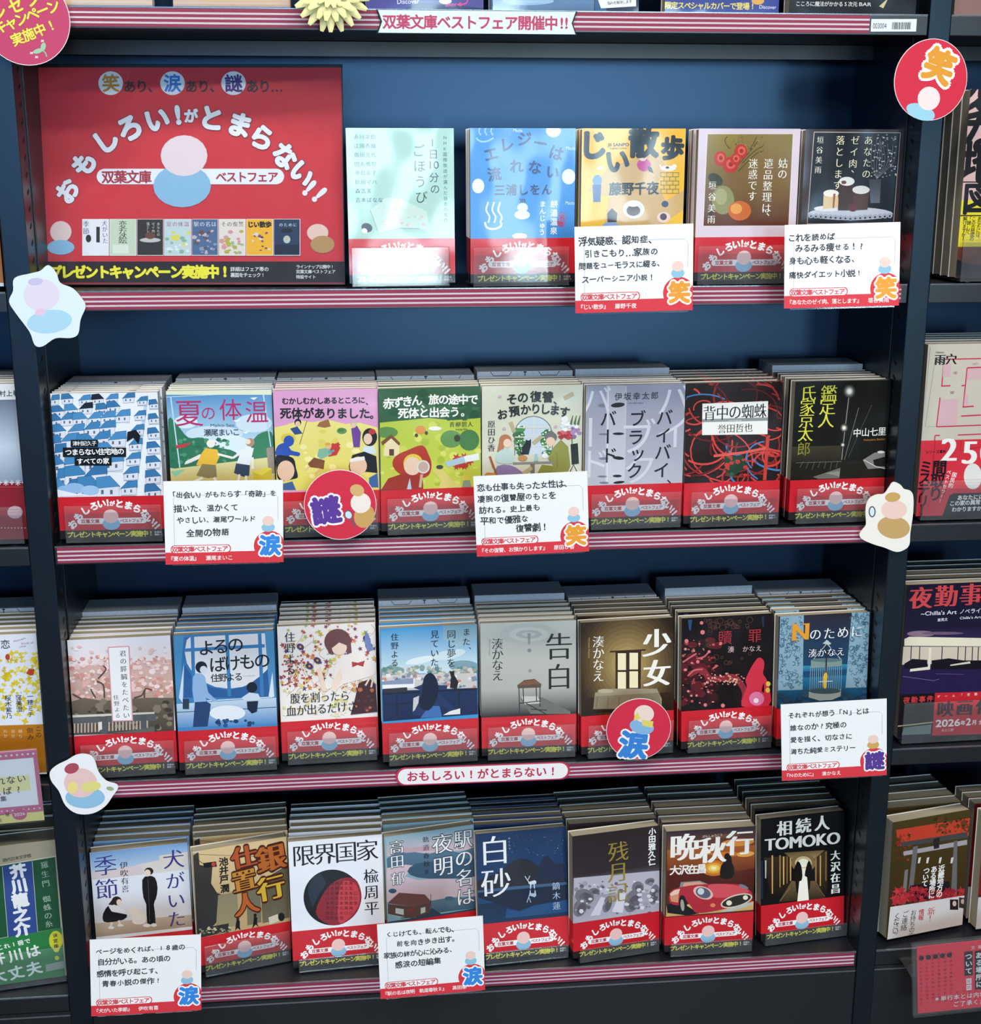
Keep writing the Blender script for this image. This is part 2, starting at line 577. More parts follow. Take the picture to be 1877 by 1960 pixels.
def make_book(fr, w, h, t, base, spine, draw, zoom, label, group=None, band=True, back='#e9e6e0'):
    """thing > cover (> cover_lettering), page_block, paper_band (> band_lettering); local x right, y into the book, z up"""
    root = empty('paperback_book', fr, label, 'book', group)
    art = Print(fr, w, h, zoom, step=2.5e-6)
    art.solid([(-w / 2, w / 2, 0, .0004, 0, h)], base)
    art.solid([(w / 2 - .0004, w / 2, .0004, t - .0004, 0, h)], spine)
    art.solid([(-w / 2, w / 2, t - .0004, t, 0, h)], back)
    let = Print(fr, w, h, zoom, step=3e-6, start=3e-5)
    if draw:
        draw(art, let)
        for v in let.V:                    # the lettering lies over the picture
            v[:, 1] -= art.off
    cover = part('cover', art.mesh('cover'), M['gloss'], root)
    if let.V:
        cut = [0] + let.marks[1:] + [len(let.V)] if len(let.marks) <= 8 else [0, len(let.V)]
        for i0, i1 in zip(cut, cut[1:]):       # title, author, ... each run its own piece
            if i1 > i0:
                part('cover_lettering', let.mesh('cover_lettering', i0, i1), M['ink'], cover)
    part('page_block', page_mesh(w, h, t), M['pages'], root)
    if band:
        k = round(t, 4)
        if k not in _bm:
            _bm[k] = band_mesh(t)
        bo = part('paper_band', _bm[k], M['gloss'], root)
        bo.location = (0, -(art.off + let.off + .0002), 0)
        bl = part('band_lettering', BAND_PRINT, M['ink'], bo)
    return root

def copy_behind(root, fr, label, group):
    c = root.copy()
    COL.objects.link(c)
    c.matrix_world = fr
    tag(c, label, 'book', group)
    for ch in root.children:
        d = ch.copy()
        COL.objects.link(d)
        d.parent = c
    return c

_st = {}
def acrylic_stand(x, y, z, yaw, w, depth, lip, label):
    t = empty('acrylic_stand', frame(x, y, z, yaw), label, 'book stand', 'clear acrylic book stands')
    g = -.0045
    bevel(part('front_lip', boxes_mesh('front_lip', [(-w / 2, w / 2, g - .0022, g, .0012, lip)]), M['acrylic'], t), .0006)
    part('base_plate', boxes_mesh('base_plate', [(-w / 2, w / 2, g, depth, .0014, .0026)]), M['acrylic'], t)
    if 'f' not in _st:
        n = 12
        V = [(math.cos(i * 2 * math.pi / n) * r, math.sin(i * 2 * math.pi / n) * r, zz) for r, zz in ((.0042, .0014), (.0036, .0)) for i in range(n)]
        Fc = [(i, (i + 1) % n, n + (i + 1) % n, n + i) for i in range(n)] + [tuple(range(n))[::-1], tuple(range(n, 2 * n))]
        me = bpy.data.meshes.new('rubber_foot')
        me.from_pydata(V, [], Fc)
        me.materials.append(M['gel'])
        _st['f'] = me
    for sx in (-1, 1):
        for yy in (.003, depth - .01):
            f = link(bpy.data.objects.new('rubber_foot', _st['f']), t)
            f.location = (sx * (w / 2 - .012), yy, 0)
    return t

def filler_box(x, y, z, yaw, w, d, h, label, tab):
    t = empty('cardboard_box', frame(x, y, z, yaw), label, 'box', 'filler boxes behind the books')
    bevel(part('carton', boxes_mesh('carton', [(-w / 2, w / 2, 0, d, 0, h)]), M['box'], t), .0006)
    if tab:
        s = Print(Matrix(), w, h, start=1e-4)
        s.local = True
        W = w * 1000
        s.line('#30343c', .7, [(W * .14, .4), (W * .17, 4.8), (W * .33, 4.8), (W * .36, .4)])
        s.line('#30343c', .7, [(W * .64, .4), (W * .67, 4.8), (W * .83, 4.8), (W * .86, .4)])
        s.line('#20242c', 1.0, [(W * .5, .1), (W * .5, 5)])
        s.ell('#20242c', W * .5, 1, 1.8, .8)
        part('tuck_flap', s.mesh('tuck_flap'), M['matte'], t)
    return t

# key: x, y, yaw, lean of the front copy (metres, radians), fitted to its shelf
POSE = {
 '11': (-.0789, .0178, .035, .019), '12': (.0410, .0135, .060, .010), '13': (.1517, .0164, .041, .013), '14': (.2680, .0143, .050, .012), '15': (.3834, .0330, -.010, .008),
 '21': (-.3780, .0125, -.020, .023), '22': (-.2655, .0167, .006, .035), '23': (-.1587, .0135, .034, .008), '24': (-.0530, .0150, .070, .008),
 '25': (.0530, .0194, .013, .008), '26': (.1600, .0135, .040, .012), '27': (.2662, .0135, .055, .050), '28': (.3817, .0170, .041, .010),
 '31': (-.3813, .0135, .050, .049), '32': (-.2735, .0135, .045, .085), '33': (-.1655, .0275, .049, .120), '34': (-.0562, .0141, .055, .085),
 '35': (.0520, .0166, .012, .105), '36': (.1611, .0135, .080, .090), '37': (.2734, .0169, .070, .090), '38': (.3806, .0135, .059, .077),
 '41': (-.3794, .0326, .128, .049), '42': (-.2689, .0344, .250, .020), '43': (-.1626, .0250, .079, .120), '44': (-.0554, .0379, .200, .076),
 '45': (.0486, .0184, .087, .170), '46': (.1555, .0175, .160, .073), '47': (.2628, .0135, .033, .059), '48': (.3803, .0301, .124, .120)}
# copies behind, thickness, lip height of the stand, box behind (depth, height over the books, with tabs)
STACK = {
 '11': (1, .011, .040, None), '12': (2, .014, .040, None), '13': (2, .012, .040, None), '14': (2, .012, .040, None), '15': (1, .013, .040, None),
 '21': (4, .0115, .040, (.045, .003, 1)), '22': (4, .0125, .040, (.042, .004, 1)), '23': (4, .012, .040, (.045, .004, 1)), '24': (3, .0125, .040, (.05, .0055, 1)),
 '25': (3, .0135, .040, (.045, .008, 1)), '26': (4, .012, .040, (.05, .009, 0)), '27': (4, .018, .040, None), '28': (4, .014, .040, (.05, .008, 0)),
 '31': (4, .0135, .040, (.045, .009, 0)), '32': (4, .013, .040, (.045, .010, 0)), '33': (5, .014, .040, None), '34': (4, .0135, .040, (.045, .010, 1)),
 '35': (4, .014, .040, (.045, .011, 0)), '36': (4, .0145, .040, (.045, .005, 1)), '37': (4, .014, .040, (.045, .013, 0)), '38': (4, .014, .040, (.045, .006, 1)),
 '41': (5, .015, .030, None), '42': (5, .014, .040, None), '43': (5, .0145, .018, None), '44': (5, .014, .030, None),
 '45': (5, .014, .018, None), '46': (5, .0165, .018, None), '47': (5, .0185, .018, None), '48': (5, .016, .018, None)}
Z = {'11': (640, 200, 3.91), '12': (640, 200, 3.91), '13': (1080, 200, 3.91), '14': (1080, 200, 3.91), '15': (1480, 60, 3.501),
     '21': (60, 690, 3.994), '22': (60, 690, 3.994), '23': (500, 690, 4.365), '24': (500, 690, 4.365), '25': (890, 690, 4.365), '26': (890, 690, 4.365),
     '27': (1290, 680, 3.994), '28': (1290, 680, 3.994), '31': (80, 1100, 4.08), '32': (80, 1100, 4.08), '33': (520, 1100, 4.578), '34': (520, 1100, 4.578),
     '35': (890, 1100, 4.469), '36': (890, 1100, 4.469), '37': (1270, 1090, 4.171), '38': (1270, 1090, 4.171),
     '41': (140, 1530, 4.469), '42': (140, 1530, 4.469), '43': (530, 1500, 4.455), '44': (530, 1500, 4.455), '45': (890, 1500, 4.813), '46': (890, 1500, 4.813),
     '47': (1240, 1490, 4.08), '48': (1240, 1490, 4.08)}
DRAW = {}
def cover(key):
    def deco(f):
        DRAW[key] = f
        return f
    return deco

# ------------------------------------------------------------------ cover prints (a: pictures, t: lettering)
@cover('11')
def _(a, t):
    a.poly('#c2d9cc', [(268, 790), (330, 965), (490, 925), (640, 930), (715, 955), (690, 800), (480, 700), (380, 700)])
    a.scatter(['#c9d8c8', '#b8cfc0', '#d8b8a8'], 26, 350, 720, 680, 920, 8, 26, 3)
    a.line('#8fa89c', 5, [(268, 790), (330, 965), (490, 925), (640, 930)])
    a.ell('#3a3438', 242, 922, 42, 34, .35)
    a.ell('#efe6d6', 225, 945, 22, 18, .5)
    t.text('#2d4644', 'NHK国際放送が選んだ日本の名作', 826, 248, 832, 866, 32)
    t.text('#24302f', '1日', 733, 285, 740, 372, 76)
    t.word('#24302f', '10', 712, 452, 780, 452, 78)
    t.text('#24302f', '分の', 745, 545, 752, 632, 76)
    t.text('#24302f', 'ごほうび', 628, 345, 650, 692, 96)
    for i, n in enumerate(['赤川次郎', '江國香織', '角田光代', '田丸雅智', '中島京子', '原田マハ', '森浩美', '吉本ばなな']):
        y = 242 + i * 67.5
        t.text('#2b3f3e', n, 162 + i * 2, y, 162 + i * 2 + 42 * (len(n) - 1), y, 38, 'm')
@cover('12')
def _(a, t):
    for c in ((1638, 195, 55, 50), (1752, 540, 50, 58), (1075, 610, 45, 55), (1385, 985, 55, 22)):
        a.ell('#e4ecf6', *c)
    for dx in (0, 45, 90):
        a.curve('#d8e6f4', 12, [(1150 + dx, 730), (1135 + dx, 790), (1160 + dx, 840), (1150 + dx, 885)])
        a.curve('#9cc4ea', 10, [(1090 + dx, 170), (1080 + dx, 200), (1095 + dx, 230)])
    a.curve('#d8e6f4', 14, [(1125, 880), (1140, 920), (1190, 932), (1240, 915), (1250, 885)])
    a.curve('#9cc4ea', 12, [(1060, 250), (1090, 275), (1140, 275), (1190, 250)])
    a.ell('#d9dcea', 1407, 772, 40, 36)
    a.ell('#d9dcea', 1405, 826, 58, 34)
    for x in (1390, 1405, 1420):
        a.curve('#3a2a3a', 7, [(x, 735), (x + 6, 720), (x - 4, 705)])
    a.line('#b8344a', 5, [(1690, 805), (1740, 822), (1712, 925), (1660, 905)], True)
    for ch, x, y in zip('エレジーは', (1170, 1290, 1420, 1540, 1660), (370, 300, 258, 290, 362)):
        t.text('#24386e', ch, x, y, size=112, st='b', rot=(1400 - x) / 900)
    for ch, x, y in zip('流れない', (1195, 1362, 1500, 1632), (520, 462, 470, 506)):
        t.text('#24386e', ch, x, y, size=104, st='b', rot=(1400 - x) / 1500)
    t.text('#1d2c58', '三浦しをん', 1235, 640, 1588, 636, 84, 'b')
    t.text('#eef4fa', '餅湯温泉', 1643, 745, 1640, 945, 56, 's')
    t.text('#eef4fa', 'まんじゅう', 1558, 745, 1552, 955, 48, 's')
    t.text('#b8344a', '名物', 1703, 845, 1692, 890, 44, 'b')
    for x, y in ((1370, 192), (1765, 325), (1760, 735)):
        t.word('#dcecfa', 'Machi', x - 32, y, x + 34, y + 4, 34)
@cover('13')
def _(a, t):
    a.poly('#c9a56a', [(330, 470), (700, 350), (760, 470), (690, 600), (760, 720), (900, 640), (900, 915), (120, 915), (180, 640)])
    a.poly('#e9b82c', [(150, 640), (330, 690), (300, 915), (118, 915)])
    a.poly('#e9b82c', [(750, 880), (900, 790), (900, 915), (730, 915)])
    a.rect('#dcb545', 715, 510, 858, 668)
    for i in range(6):
        a.line('#7a5a20', 4, [(715, 510 + i * 31), (858, 510 + i * 31)])
        for j in range(4):
            x = 722 + j * 44 + (i % 2) * 22
            if x < 855 and i < 5:
                a.line('#7a5a20', 4, [(x, 510 + i * 31), (x, 541 + i * 31)])
    a.ell('#e6e2da', 775, 478, 58, 20); a.ell('#e6e2da', 822, 462, 18, 15); a.ell('#2a2a2a', 770, 472, 14, 9)
    a.line('#e6e2da', 8, [(722, 472), (712, 450)])
    a.ell('#b83a86', 595, 452, 52, 48); a.ell('#e0c6b0', 585, 400, 28, 24); a.ell('#b9bcc4', 582, 385, 30, 18)
    a.poly('#38384a', [(620, 460), (650, 470), (668, 515), (630, 500)])
    a.ell('#e8eaee', 518, 785, 80, 68); a.ell('#cfd4dc', 518, 785, 66, 55); a.ell('#4a2418', 515, 794, 52, 40); a.ell('#e8e2d2', 515, 750, 38, 16)
    a.ell('#5b7fb8', 245, 570, 34, 44); a.poly('#3a4f8a', [(210, 600), (275, 600), (270, 730), (215, 730)]); a.ell('#d8d4cc', 268, 476, 28, 14)
    a.poly('#3a2622', [(320, 815), (355, 775), (395, 815), (390, 880), (322, 882)])
    a.ell('#7f9fd0', 345, 905, 60, 24); a.ell('#e6c8b8', 742, 845, 50, 40); a.ell('#4a2a3a', 740, 840, 26, 26); a.ell('#38445a', 752, 745, 26, 24)
    for ch, x, y, z, r in (('じ', 215, 300, 215, 0), ('い', 395, 420, 185, .12), ('散', 592, 280, 225, 0), ('歩', 808, 325, 175, -.05)):
        t.text('#1c1a18', ch, x, y, size=z, st='h', rot=r)
    t.word('#1c1a18', 'JII SANPO', 322, 302, 482, 300, 32, 'b')
    t.word('#1c1a18', 'FUJINO CHIYA', 340, 330, 466, 328, 18, 's')
    t.text('#23211e', '藤野千夜', 380, 632, 660, 625, 96, 'b')
@cover('14')
def _(a, t):
    a.poly('#93803f', [(1072, 222), (1708, 222), (1675, 905), (1040, 908)], '#5b2b1c')
    a.poly('#8a7740', [(1300, 222), (1708, 222), (1692, 560), (1200, 600)], '#7a5a34')
    a.line('#e6dccd', 4, [(1066, 218), (1712, 218), (1680, 910), (1036, 912)], True)
    for p in ([(1290, 460), (1380, 360), (1450, 270)], [(1330, 440), (1420, 350), (1490, 310)], [(1230, 330), (1200, 270), (1220, 240)], [(1390, 340), (1440, 240)], [(1300, 500), (1420, 380), (1480, 350)]):
        a.curve('#4a4226', 6, p)
    a.scatter(['#6b6038', '#9a8c58', '#58502e'], 40, 1200, 240, 1500, 360, 3, 8, 5)
    for x, y, rx, ry in ((1165, 405, 46, 56), (1240, 452, 58, 60), (1320, 352, 48, 55), (1280, 410, 40, 44)):
        a.ell('#b8342e', x, y, rx, ry); a.ell('#d9604c', x + 5, y - 6, rx * .6, ry * .6); a.ell('#a02a28', x + 4, y - 4, rx * .3, ry * .3)
    a.ell('#3c3a26', 1130, 560, 60, 40, .6); a.poly('#3a2c20', [(1070, 840), (1150, 620), (1165, 640), (1090, 860)])
    a.ell('#8c8a58', 1185, 715, 85, 108); a.ell('#a3a070', 1170, 690, 46, 62)
    a.ell('#c46428', 1310, 795, 86, 74); a.ell('#e09a4c', 1285, 780, 44, 40)
    t.text('#f1ece0', '姑の', 1635, 440, 1630, 520, 74, 'm')
    t.text('#f1ece0', '遺品整理は', 1527, 442, 1510, 775, 74, 'm'); t.text('#f1ece0', '、', 1545, 800, size=74, st='m')
    t.text('#f1ece0', '迷惑です', 1412, 442, 1403, 685, 74, 'm')
    t.text('#efe9e0', '垣谷美雨', 1106, 605, 1098, 860, 62, 'm')
@cover('15')
def _(a, t):
    a.poly('#121018', [(272, 675), (850, 680), (805, 1290), (228, 1290)])
    a.line('#cfc6bd', 4, [(272, 675), (850, 680), (803, 1290), (226, 1290)], True)
    a.poly('#3a3d48', [(640, 990), (720, 990), (712, 1150), (650, 1150)], '#5c606c')
    for i in range(9):
        x = 660 + i * 18
        a.curve('#6c6a72', 3, [(690, 990), (x - 5, 880), (x + 20 * math.sin(i), 700 + i * 9)])
    a.scatter(['#b9b4b4', '#8f8b90', '#d8d4d0'], 90, 650, 690, 820, 980, 3, 8, 8)
    a.ell('#b7b9c4', 515, 1222, 285, 44)
    for i in range(17):
        x = 250 + i * 33
        a.ell('#9ea1ae', x, 1252 - abs(i - 8) * 2.2, 18, 17); a.ell('#1c1a22', x, 1256 - abs(i - 8) * 2.2, 7, 6)
    a.ell('#d5d3d2', 362, 1188, 92, 20)
    a.poly('#d7b98a', [(335, 1090), (430, 1082), (438, 1180), (330, 1190)]); a.ell('#e9e0d4', 385, 1085, 52, 24); a.poly('#8a5030', [(400, 1088), (415, 1088), (405, 1185), (395, 1185)])
    a.poly('#3a1f18', [(440, 1010), (535, 1010), (545, 1200), (430, 1200)]); a.ell('#e4e0dc', 490, 1005, 52, 30); a.ell('#6a3a34', 470, 1012, 18, 12)
    a.poly('#4a2a20', [(530, 1070), (640, 1065), (628, 1195), (540, 1200)]); a.ell('#dcd8d4', 585, 1062, 58, 28); a.ell('#5a1f22', 530, 1180, 32, 28)
    t.text('#efe5c4', 'あなたの', 635, 730, 620, 955, 60, 'm')
    t.text('#efe5c4', 'ゼイ肉', 546, 730, 531, 885, 60, 'm'); t.text('#efe5c4', '、', 548, 920, size=60, st='m')
    t.text('#efe5c4', '落とします', 447, 730, 428, 1030, 62, 'm')
    t.text('#e4ddd2', '垣谷美雨', 313, 728, 297, 928, 48, 'm')
@cover('21')
def _(a, t):
    rr = random.Random(4)
    def house(x, y, s, flip, c='#3f7fb3'):
        w, h = 84 * s, 46 * s
        d = w * .45 * (1 if flip else -1)
        a.poly('#d9dfec', [(x - w / 2, y), (x + w / 2, y), (x + w / 2, y + h * 1.1), (x - w / 2, y + h * 1.1)])
        a.poly(c, [(x - w / 2 - 4 + max(d, 0), y - h * .6), (x + w / 2 + min(d, 0) + 6, y - h * .75), (x + w / 2 + 8, y + h * .1), (x - w / 2 - 8, y + h * .3)])
        a.line('#1f2f4a', 2.6, [(x - w / 2 - 4 + max(d, 0), y - h * .6), (x + w / 2 + min(d, 0) + 6, y - h * .75), (x + w / 2 + 8, y + h * .1), (x - w / 2 - 8, y + h * .3)], True)
        a.line('#33425c', 2.2, [(x - w / 2, y + h * .2), (x - w / 2, y + h * 1.1), (x + w / 2, y + h * .95), (x + w / 2, y + h * .1)])
        for k in range(2):
            xx = x - w * .25 + k * w * .4
            a.rect('#5a6a86', xx - 5 * s, y + h * .4, xx + 5 * s, y + h * .75)
    a.poly('#b9cfe8', [(870, 270), (895, 270), (800, 1030), (770, 1030)])
    for r_ in range(9):
        s = 1.0 + r_ * .13
        y = 300 + r_ * 72 + r_ * r_ * 1.4
        n = 6 - (r_ // 3)
        for c_ in range(n):
            x = 175 + c_ * (560 - r_ * 18) / max(n - 1, 1) + (r_ % 2) * 32 + rr.uniform(-14, 14)
            if x < 770 - r_ * 22:
                house(x, y - c_ * 6 + rr.uniform(-10, 10), s, rr.random() < .5, '#1d2230' if (r_, c_) in ((0, 3), (1, 2)) else rr.choice(['#3f7fb3', '#3874aa', '#4a8abf']))
    for i in range(7):
        y = 300 + i * 110
        house(848 - i * 17, y, .85 + i * .09, True); house(942 - i * 2, y + 25, .9 + i * .08, False, '#3874aa')
    a.poly('#15171d', [(735, 545), (800, 528), (835, 575), (820, 640), (780, 590), (730, 620)])
    a.ell('#8fb4dc', 330, 975, 80, 40); a.ell('#9dbfe2', 450, 990, 70, 36); a.ell('#8fb4dc', 250, 985, 50, 30)
    a.poly('#e4e9f2', [(200, 985), (400, 1030), (200, 1040)])
    for x0, y0, x1, y1 in ((302, 605, 510, 660), (242, 664, 725, 736), (332, 738, 615, 802)):
        t.rect('#16181e', x0, y0, x1, y1)
    t.text('#f0f0f0', '津村記久子', 335, 633, 480, 631, 40, 's')
    t.text('#f0f0f0', 'つまらない住宅地の', 285, 700, 685, 693, 54, 'b')
    t.text('#f0f0f0', 'すべての家', 373, 769, 572, 766, 50, 'b')
@cover('22')
def _(a, t):
    a.poly('#4786c0', [(1030, 235), (1850, 220), (1860, 640), (1045, 640)], '#b4d6e6')
    a.ell('#c9dcea', 1400, 560, 220, 60); a.ell('#cfe0ee', 1700, 480, 140, 70); a.ell('#d5e4ee', 1180, 470, 90, 50); a.ell('#d9e8ee', 1520, 660, 160, 90)
    a.poly('#2f7456', [(1045, 450), (1120, 500), (1200, 590), (1310, 590), (1420, 660), (1560, 700), (1560, 800), (1060, 820)], smooth=3)
    a.poly('#38805c', [(1700, 600), (1800, 540), (1850, 580), (1860, 760), (1680, 780)], smooth=3)
    a.scatter(['#4c936c', '#2a6a4c', '#5ca27a'], 50, 1070, 600, 1500, 780, 10, 26, 2)
    a.poly('#e0dba2', [(1055, 830), (1870, 735), (1870, 950), (1060, 955)], '#c9b96a')
    a.line('#bcd8e4', 10, [(1065, 280), (1135, 820)]); a.line('#bcd8e4', 10, [(1770, 240), (1830, 660)]); a.line('#bcd8e4', 6, [(1030, 280), (1830, 238)])
    a.rect('#dfe3cc', 1028, 222, 1850, 262)
    a.poly('#9c8f84', [(1795, 670), (1855, 660), (1870, 860), (1815, 870)])
    a.poly('#8fc8a8', [(1060, 850), (1180, 830), (1100, 890)])
    a.poly('#d2bf3a', [(1690, 850), (1840, 825), (1830, 920), (1700, 940)]); a.poly('#e3d254', [(1690, 850), (1760, 880), (1840, 825), (1790, 815)])
    a.poly('#c23a40', [(1098, 650), (1230, 625), (1170, 665), (1110, 672)])
    # two running children, seen small and plain
    a.poly('#e9e4dc', [(1290, 715), (1180, 770), (1170, 795), (1195, 790), (1310, 740)])
    a.poly('#e9b93a', [(1330, 670), (1420, 680), (1440, 730), (1405, 810), (1260, 800), (1300, 710)])
    a.poly('#8a8258', [(1305, 790), (1410, 800), (1418, 890), (1350, 900), (1260, 880)])
    a.ell('#ece8e2', 1372, 635, 33, 31); a.line('#ece8e2', 18, [(1425, 715), (1540, 745)]); a.line('#ece8e2', 18, [(1395, 895), (1430, 945)]); a.line('#ece8e2', 18, [(1310, 895), (1215, 940)])
    a.poly('#e6eaee', [(1640, 660), (1700, 670), (1670, 800), (1565, 795), (1600, 700)]); a.ell('#b58a78', 1672, 625, 34, 32); a.ell('#efd9c8', 1655, 620, 20, 20)
    a.poly('#33445e', [(1565, 785), (1670, 800), (1665, 880), (1625, 890), (1548, 860)]); a.line('#ece8e2', 18, [(1620, 690), (1540, 745)]); a.line('#ece8e2', 18, [(1690, 740), (1690, 830)])
    a.line('#ece8e2', 16, [(1590, 870), (1580, 930)]); a.line('#ece8e2', 16, [(1640, 880), (1642, 942)]); a.poly('#c2484a', [(1555, 930), (1600, 910), (1605, 930), (1575, 945)]); a.poly('#8a4a48', [(1185, 940), (1245, 930), (1250, 945), (1190, 950)])
    for x, y in ((1700, 290), (1280, 490), (1570, 462), (1640, 550), (1750, 460)):
        a.poly('#e6eef2', [(x - 30, y - 5), (x + 30, y - 10), (x, y + 12)])
    for ch, x, y, z in (('夏', 1205, 400, 225), ('の', 1352, 400, 120), ('体', 1522, 375, 180), ('温', 1722, 392, 185)):
        t.text('#b52a68', ch, x, y, size=z)
    t.word('#4a5a78', 'Maiko Seo', 1370, 495, 1552, 493, 34)
    t.text('#1f2a38', '瀬尾まいこ', 1346, 551, 1565, 546, 60, 's')
def head(a, x, y, s, hair='#17161a', skin='#e6bfa6'):
    a.ell(hair, x, y - .1 * s, .62 * s, .68 * s); a.ell(skin, x, y + .14 * s, .46 * s, .5 * s)
@cover('23')
def _(a, t):
    a.poly('#e8dc84', [(100, 560), (200, 540), (320, 500), (420, 515), (560, 495), (700, 530), (820, 520), (975, 560), (985, 1085), (120, 1085)], '#d9cf5e')
    a.scatter(['#efe6a0', '#dccf62', '#e4d878'], 40, 340, 560, 900, 1000, 14, 40, 3, 7)
    a.poly('#9a6a3c', [(485, 515), (560, 490), (580, 550), (530, 562), (465, 550)])
    a.ell('#5f8f4a', 672, 588, 42, 26); a.ell('#4a7a3a', 665, 580, 26, 16)
    a.poly('#6a3f92', [(750, 570), (800, 545), (832, 600), (822, 725), (770, 725)]); head(a, 770, 535, 44, '#b9b6b0')
    a.poly('#2f4684', [(240, 570), (300, 550), (345, 610), (280, 620)]); head(a, 305, 522, 46); a.line('#7a4a2a', 5, [(380, 505), (320, 700)])
    a.poly('#2c52ae', [(120, 790), (140, 710), (210, 690), (250, 750), (320, 770), (310, 800), (240, 790), (220, 810)], smooth=3); a.ell('#d8c43c', 225, 650, 62, 42); a.ell('#2c52ae', 230, 672, 44, 46)
    a.poly('#c23a34', [(590, 690), (640, 700), (660, 730), (630, 790), (560, 805)]); a.scatter(['#c23a34'], 12, 560, 690, 650, 800, 12, 26, 9, 5, 5)
    a.poly('#7db39a', [(480, 740), (560, 725), (590, 780), (500, 825), (465, 800)]); a.poly('#7a4a2c', [(440, 810), (530, 835), (520, 910), (480, 900), (400, 890), (390, 860)])
    a.ell('#e3b58e', 560, 715, 26, 24); a.ell('#d8a83c', 555, 698, 24, 12); a.line('#e3b58e', 16, [(400, 880), (370, 920)]); a.line('#e3b58e', 16, [(490, 905), (455, 945)]); a.line('#5f9fae', 18, [(560, 770), (610, 750)])
    a.poly('#17161a', [(120, 800), (200, 795), (270, 820), (290, 900), (305, 970), (270, 990), (150, 1000), (125, 900)], smooth=3); a.ell('#e3bca2', 205, 920, 72, 85); a.poly('#3f5f96', [(180, 1030), (260, 1010), (290, 1082), (180, 1082)])
    a.ell('#17161a', 905, 640, 62, 75); a.ell('#e6c4b0', 890, 655, 36, 46); a.ell('#b8343a', 925, 595, 30, 24); a.poly('#cfdde8', [(850, 720), (940, 715), (960, 780), (850, 780)])
    a.poly('#17161a', [(730, 880), (760, 790), (860, 760), (960, 800), (970, 940), (880, 930), (740, 930)]); a.ell('#e6bfa4', 810, 880, 72, 78); a.poly('#e9e6e2', [(740, 820), (860, 800), (866, 830), (742, 850)])
    a.poly('#3a5f9e', [(900, 980), (970, 940), (978, 1060), (900, 1060)])
    t.text('#1c191b', 'むかしむかしあるところに', 200, 338, 838, 330, 62, 'b'); t.text('#1c191b', '、', 900, 345, size=60, st='b')
    t.text('#1c191b', '死体がありました', 203, 440, 862, 440, 98, 'b'); t.text('#1c191b', '。', 945, 450, size=80, st='b')
@cover('24')
def _(a, t):
    a.poly('#b4c43a', [(990, 520), (1200, 500), (1400, 480), (1600, 500), (1830, 480), (1840, 1080), (1000, 1080)], '#c6cc4c')
    a.scatter(['#c9cf52', '#a8ba34', '#d6d868'], 50, 1000, 540, 1820, 1050, 16, 44, 6, 7)
    a.scatter(['#24502f', '#3a6a42', '#2c5a36'], 40, 1000, 260, 1820, 480, 20, 50, 5, 7)
    a.poly('#d8c870', [(1430, 920), (1500, 900), (1600, 1000), (1700, 1075), (1480, 1075), (1500, 1000)])
    a.ell('#5f8f4a', 1585, 655, 90, 72); a.ell('#457a40', 1735, 665, 85, 88); a.ell('#3c3a20', 1635, 650, 26, 30)
    a.ell('#5a8a44', 1050, 600, 90, 46)
    a.poly('#e8d9a8', [(1030, 700), (1090, 640), (1155, 710), (1150, 800), (1020, 800)]); a.poly('#7a4a2c', [(1000, 680), (1085, 615), (1160, 690), (1150, 712), (1085, 650), (1010, 710)]); a.rect('#5a3a24', 1068, 740, 1108, 795)
    a.ell('#d98a34', 1330, 580, 44, 36); a.ell('#4a3a24', 1295, 625, 14, 16); a.ell('#4a3a24', 1378, 605, 14, 16); a.ell('#e8e8dc', 1450, 568, 55, 18)
    a.scatter(['#b8342c'], 10, 1600, 800, 1740, 890, 24, 44, 3, 5, 6)
    a.poly('#a9c3d2', [(1530, 850), (1690, 800), (1710, 850), (1560, 890)]); a.poly('#e6e8e8', [(1690, 800), (1815, 775), (1820, 830), (1705, 850)]); a.ell('#3a4a34', 1490, 890, 30, 18)
    a.poly('#b0331f', [(1345, 708), (1395, 780), (1422, 870), (1395, 960), (1300, 985), (1170, 955), (1098, 880), (1120, 800), (1230, 745)], smooth=3)
    a.poly('#9c2c20', [(1000, 1080), (1060, 985), (1180, 945), (1290, 950), (1350, 1000), (1352, 1080)])
    a.ell('#e0c23c', 1268, 860, 82, 80); a.ell('#e8c6ae', 1262, 882, 72, 76); a.ell('#d8d8d2', 1352, 888, 54, 56); a.ell('#c6a898', 1352, 888, 42, 44); a.line('#c9a98e', 22, [(1340, 950), (1325, 1060)])
    a.poly('#b9c8d6', [(1215, 1075), (1240, 980), (1255, 1075)]); a.ell('#d8c84a', 1705, 985, 34, 30); a.poly('#8a9a86', [(1670, 1075), (1690, 1000), (1740, 1000), (1760, 1075)])
    t.text('#f2f2ea', '赤ずきん', 1062, 358, 1298, 332, 96, 'b'); t.text('#f2f2ea', '、', 1375, 360, size=80, st='b'); t.text('#f2f2ea', '旅の途中で', 1440, 325, 1768, 325, 90, 'b')
    t.text('#f2f2ea', '死体と出会う', 1185, 440, 1615, 428, 92, 'b'); t.text('#f2f2ea', '。', 1705, 430, size=80, st='b')
    t.text('#2a3018', '青柳碧人', 1592, 534, 1745, 530, 48, 'm'); t.word('#2a3018', 'Aoyagi Aito', 1620, 574, 1722, 572, 20)
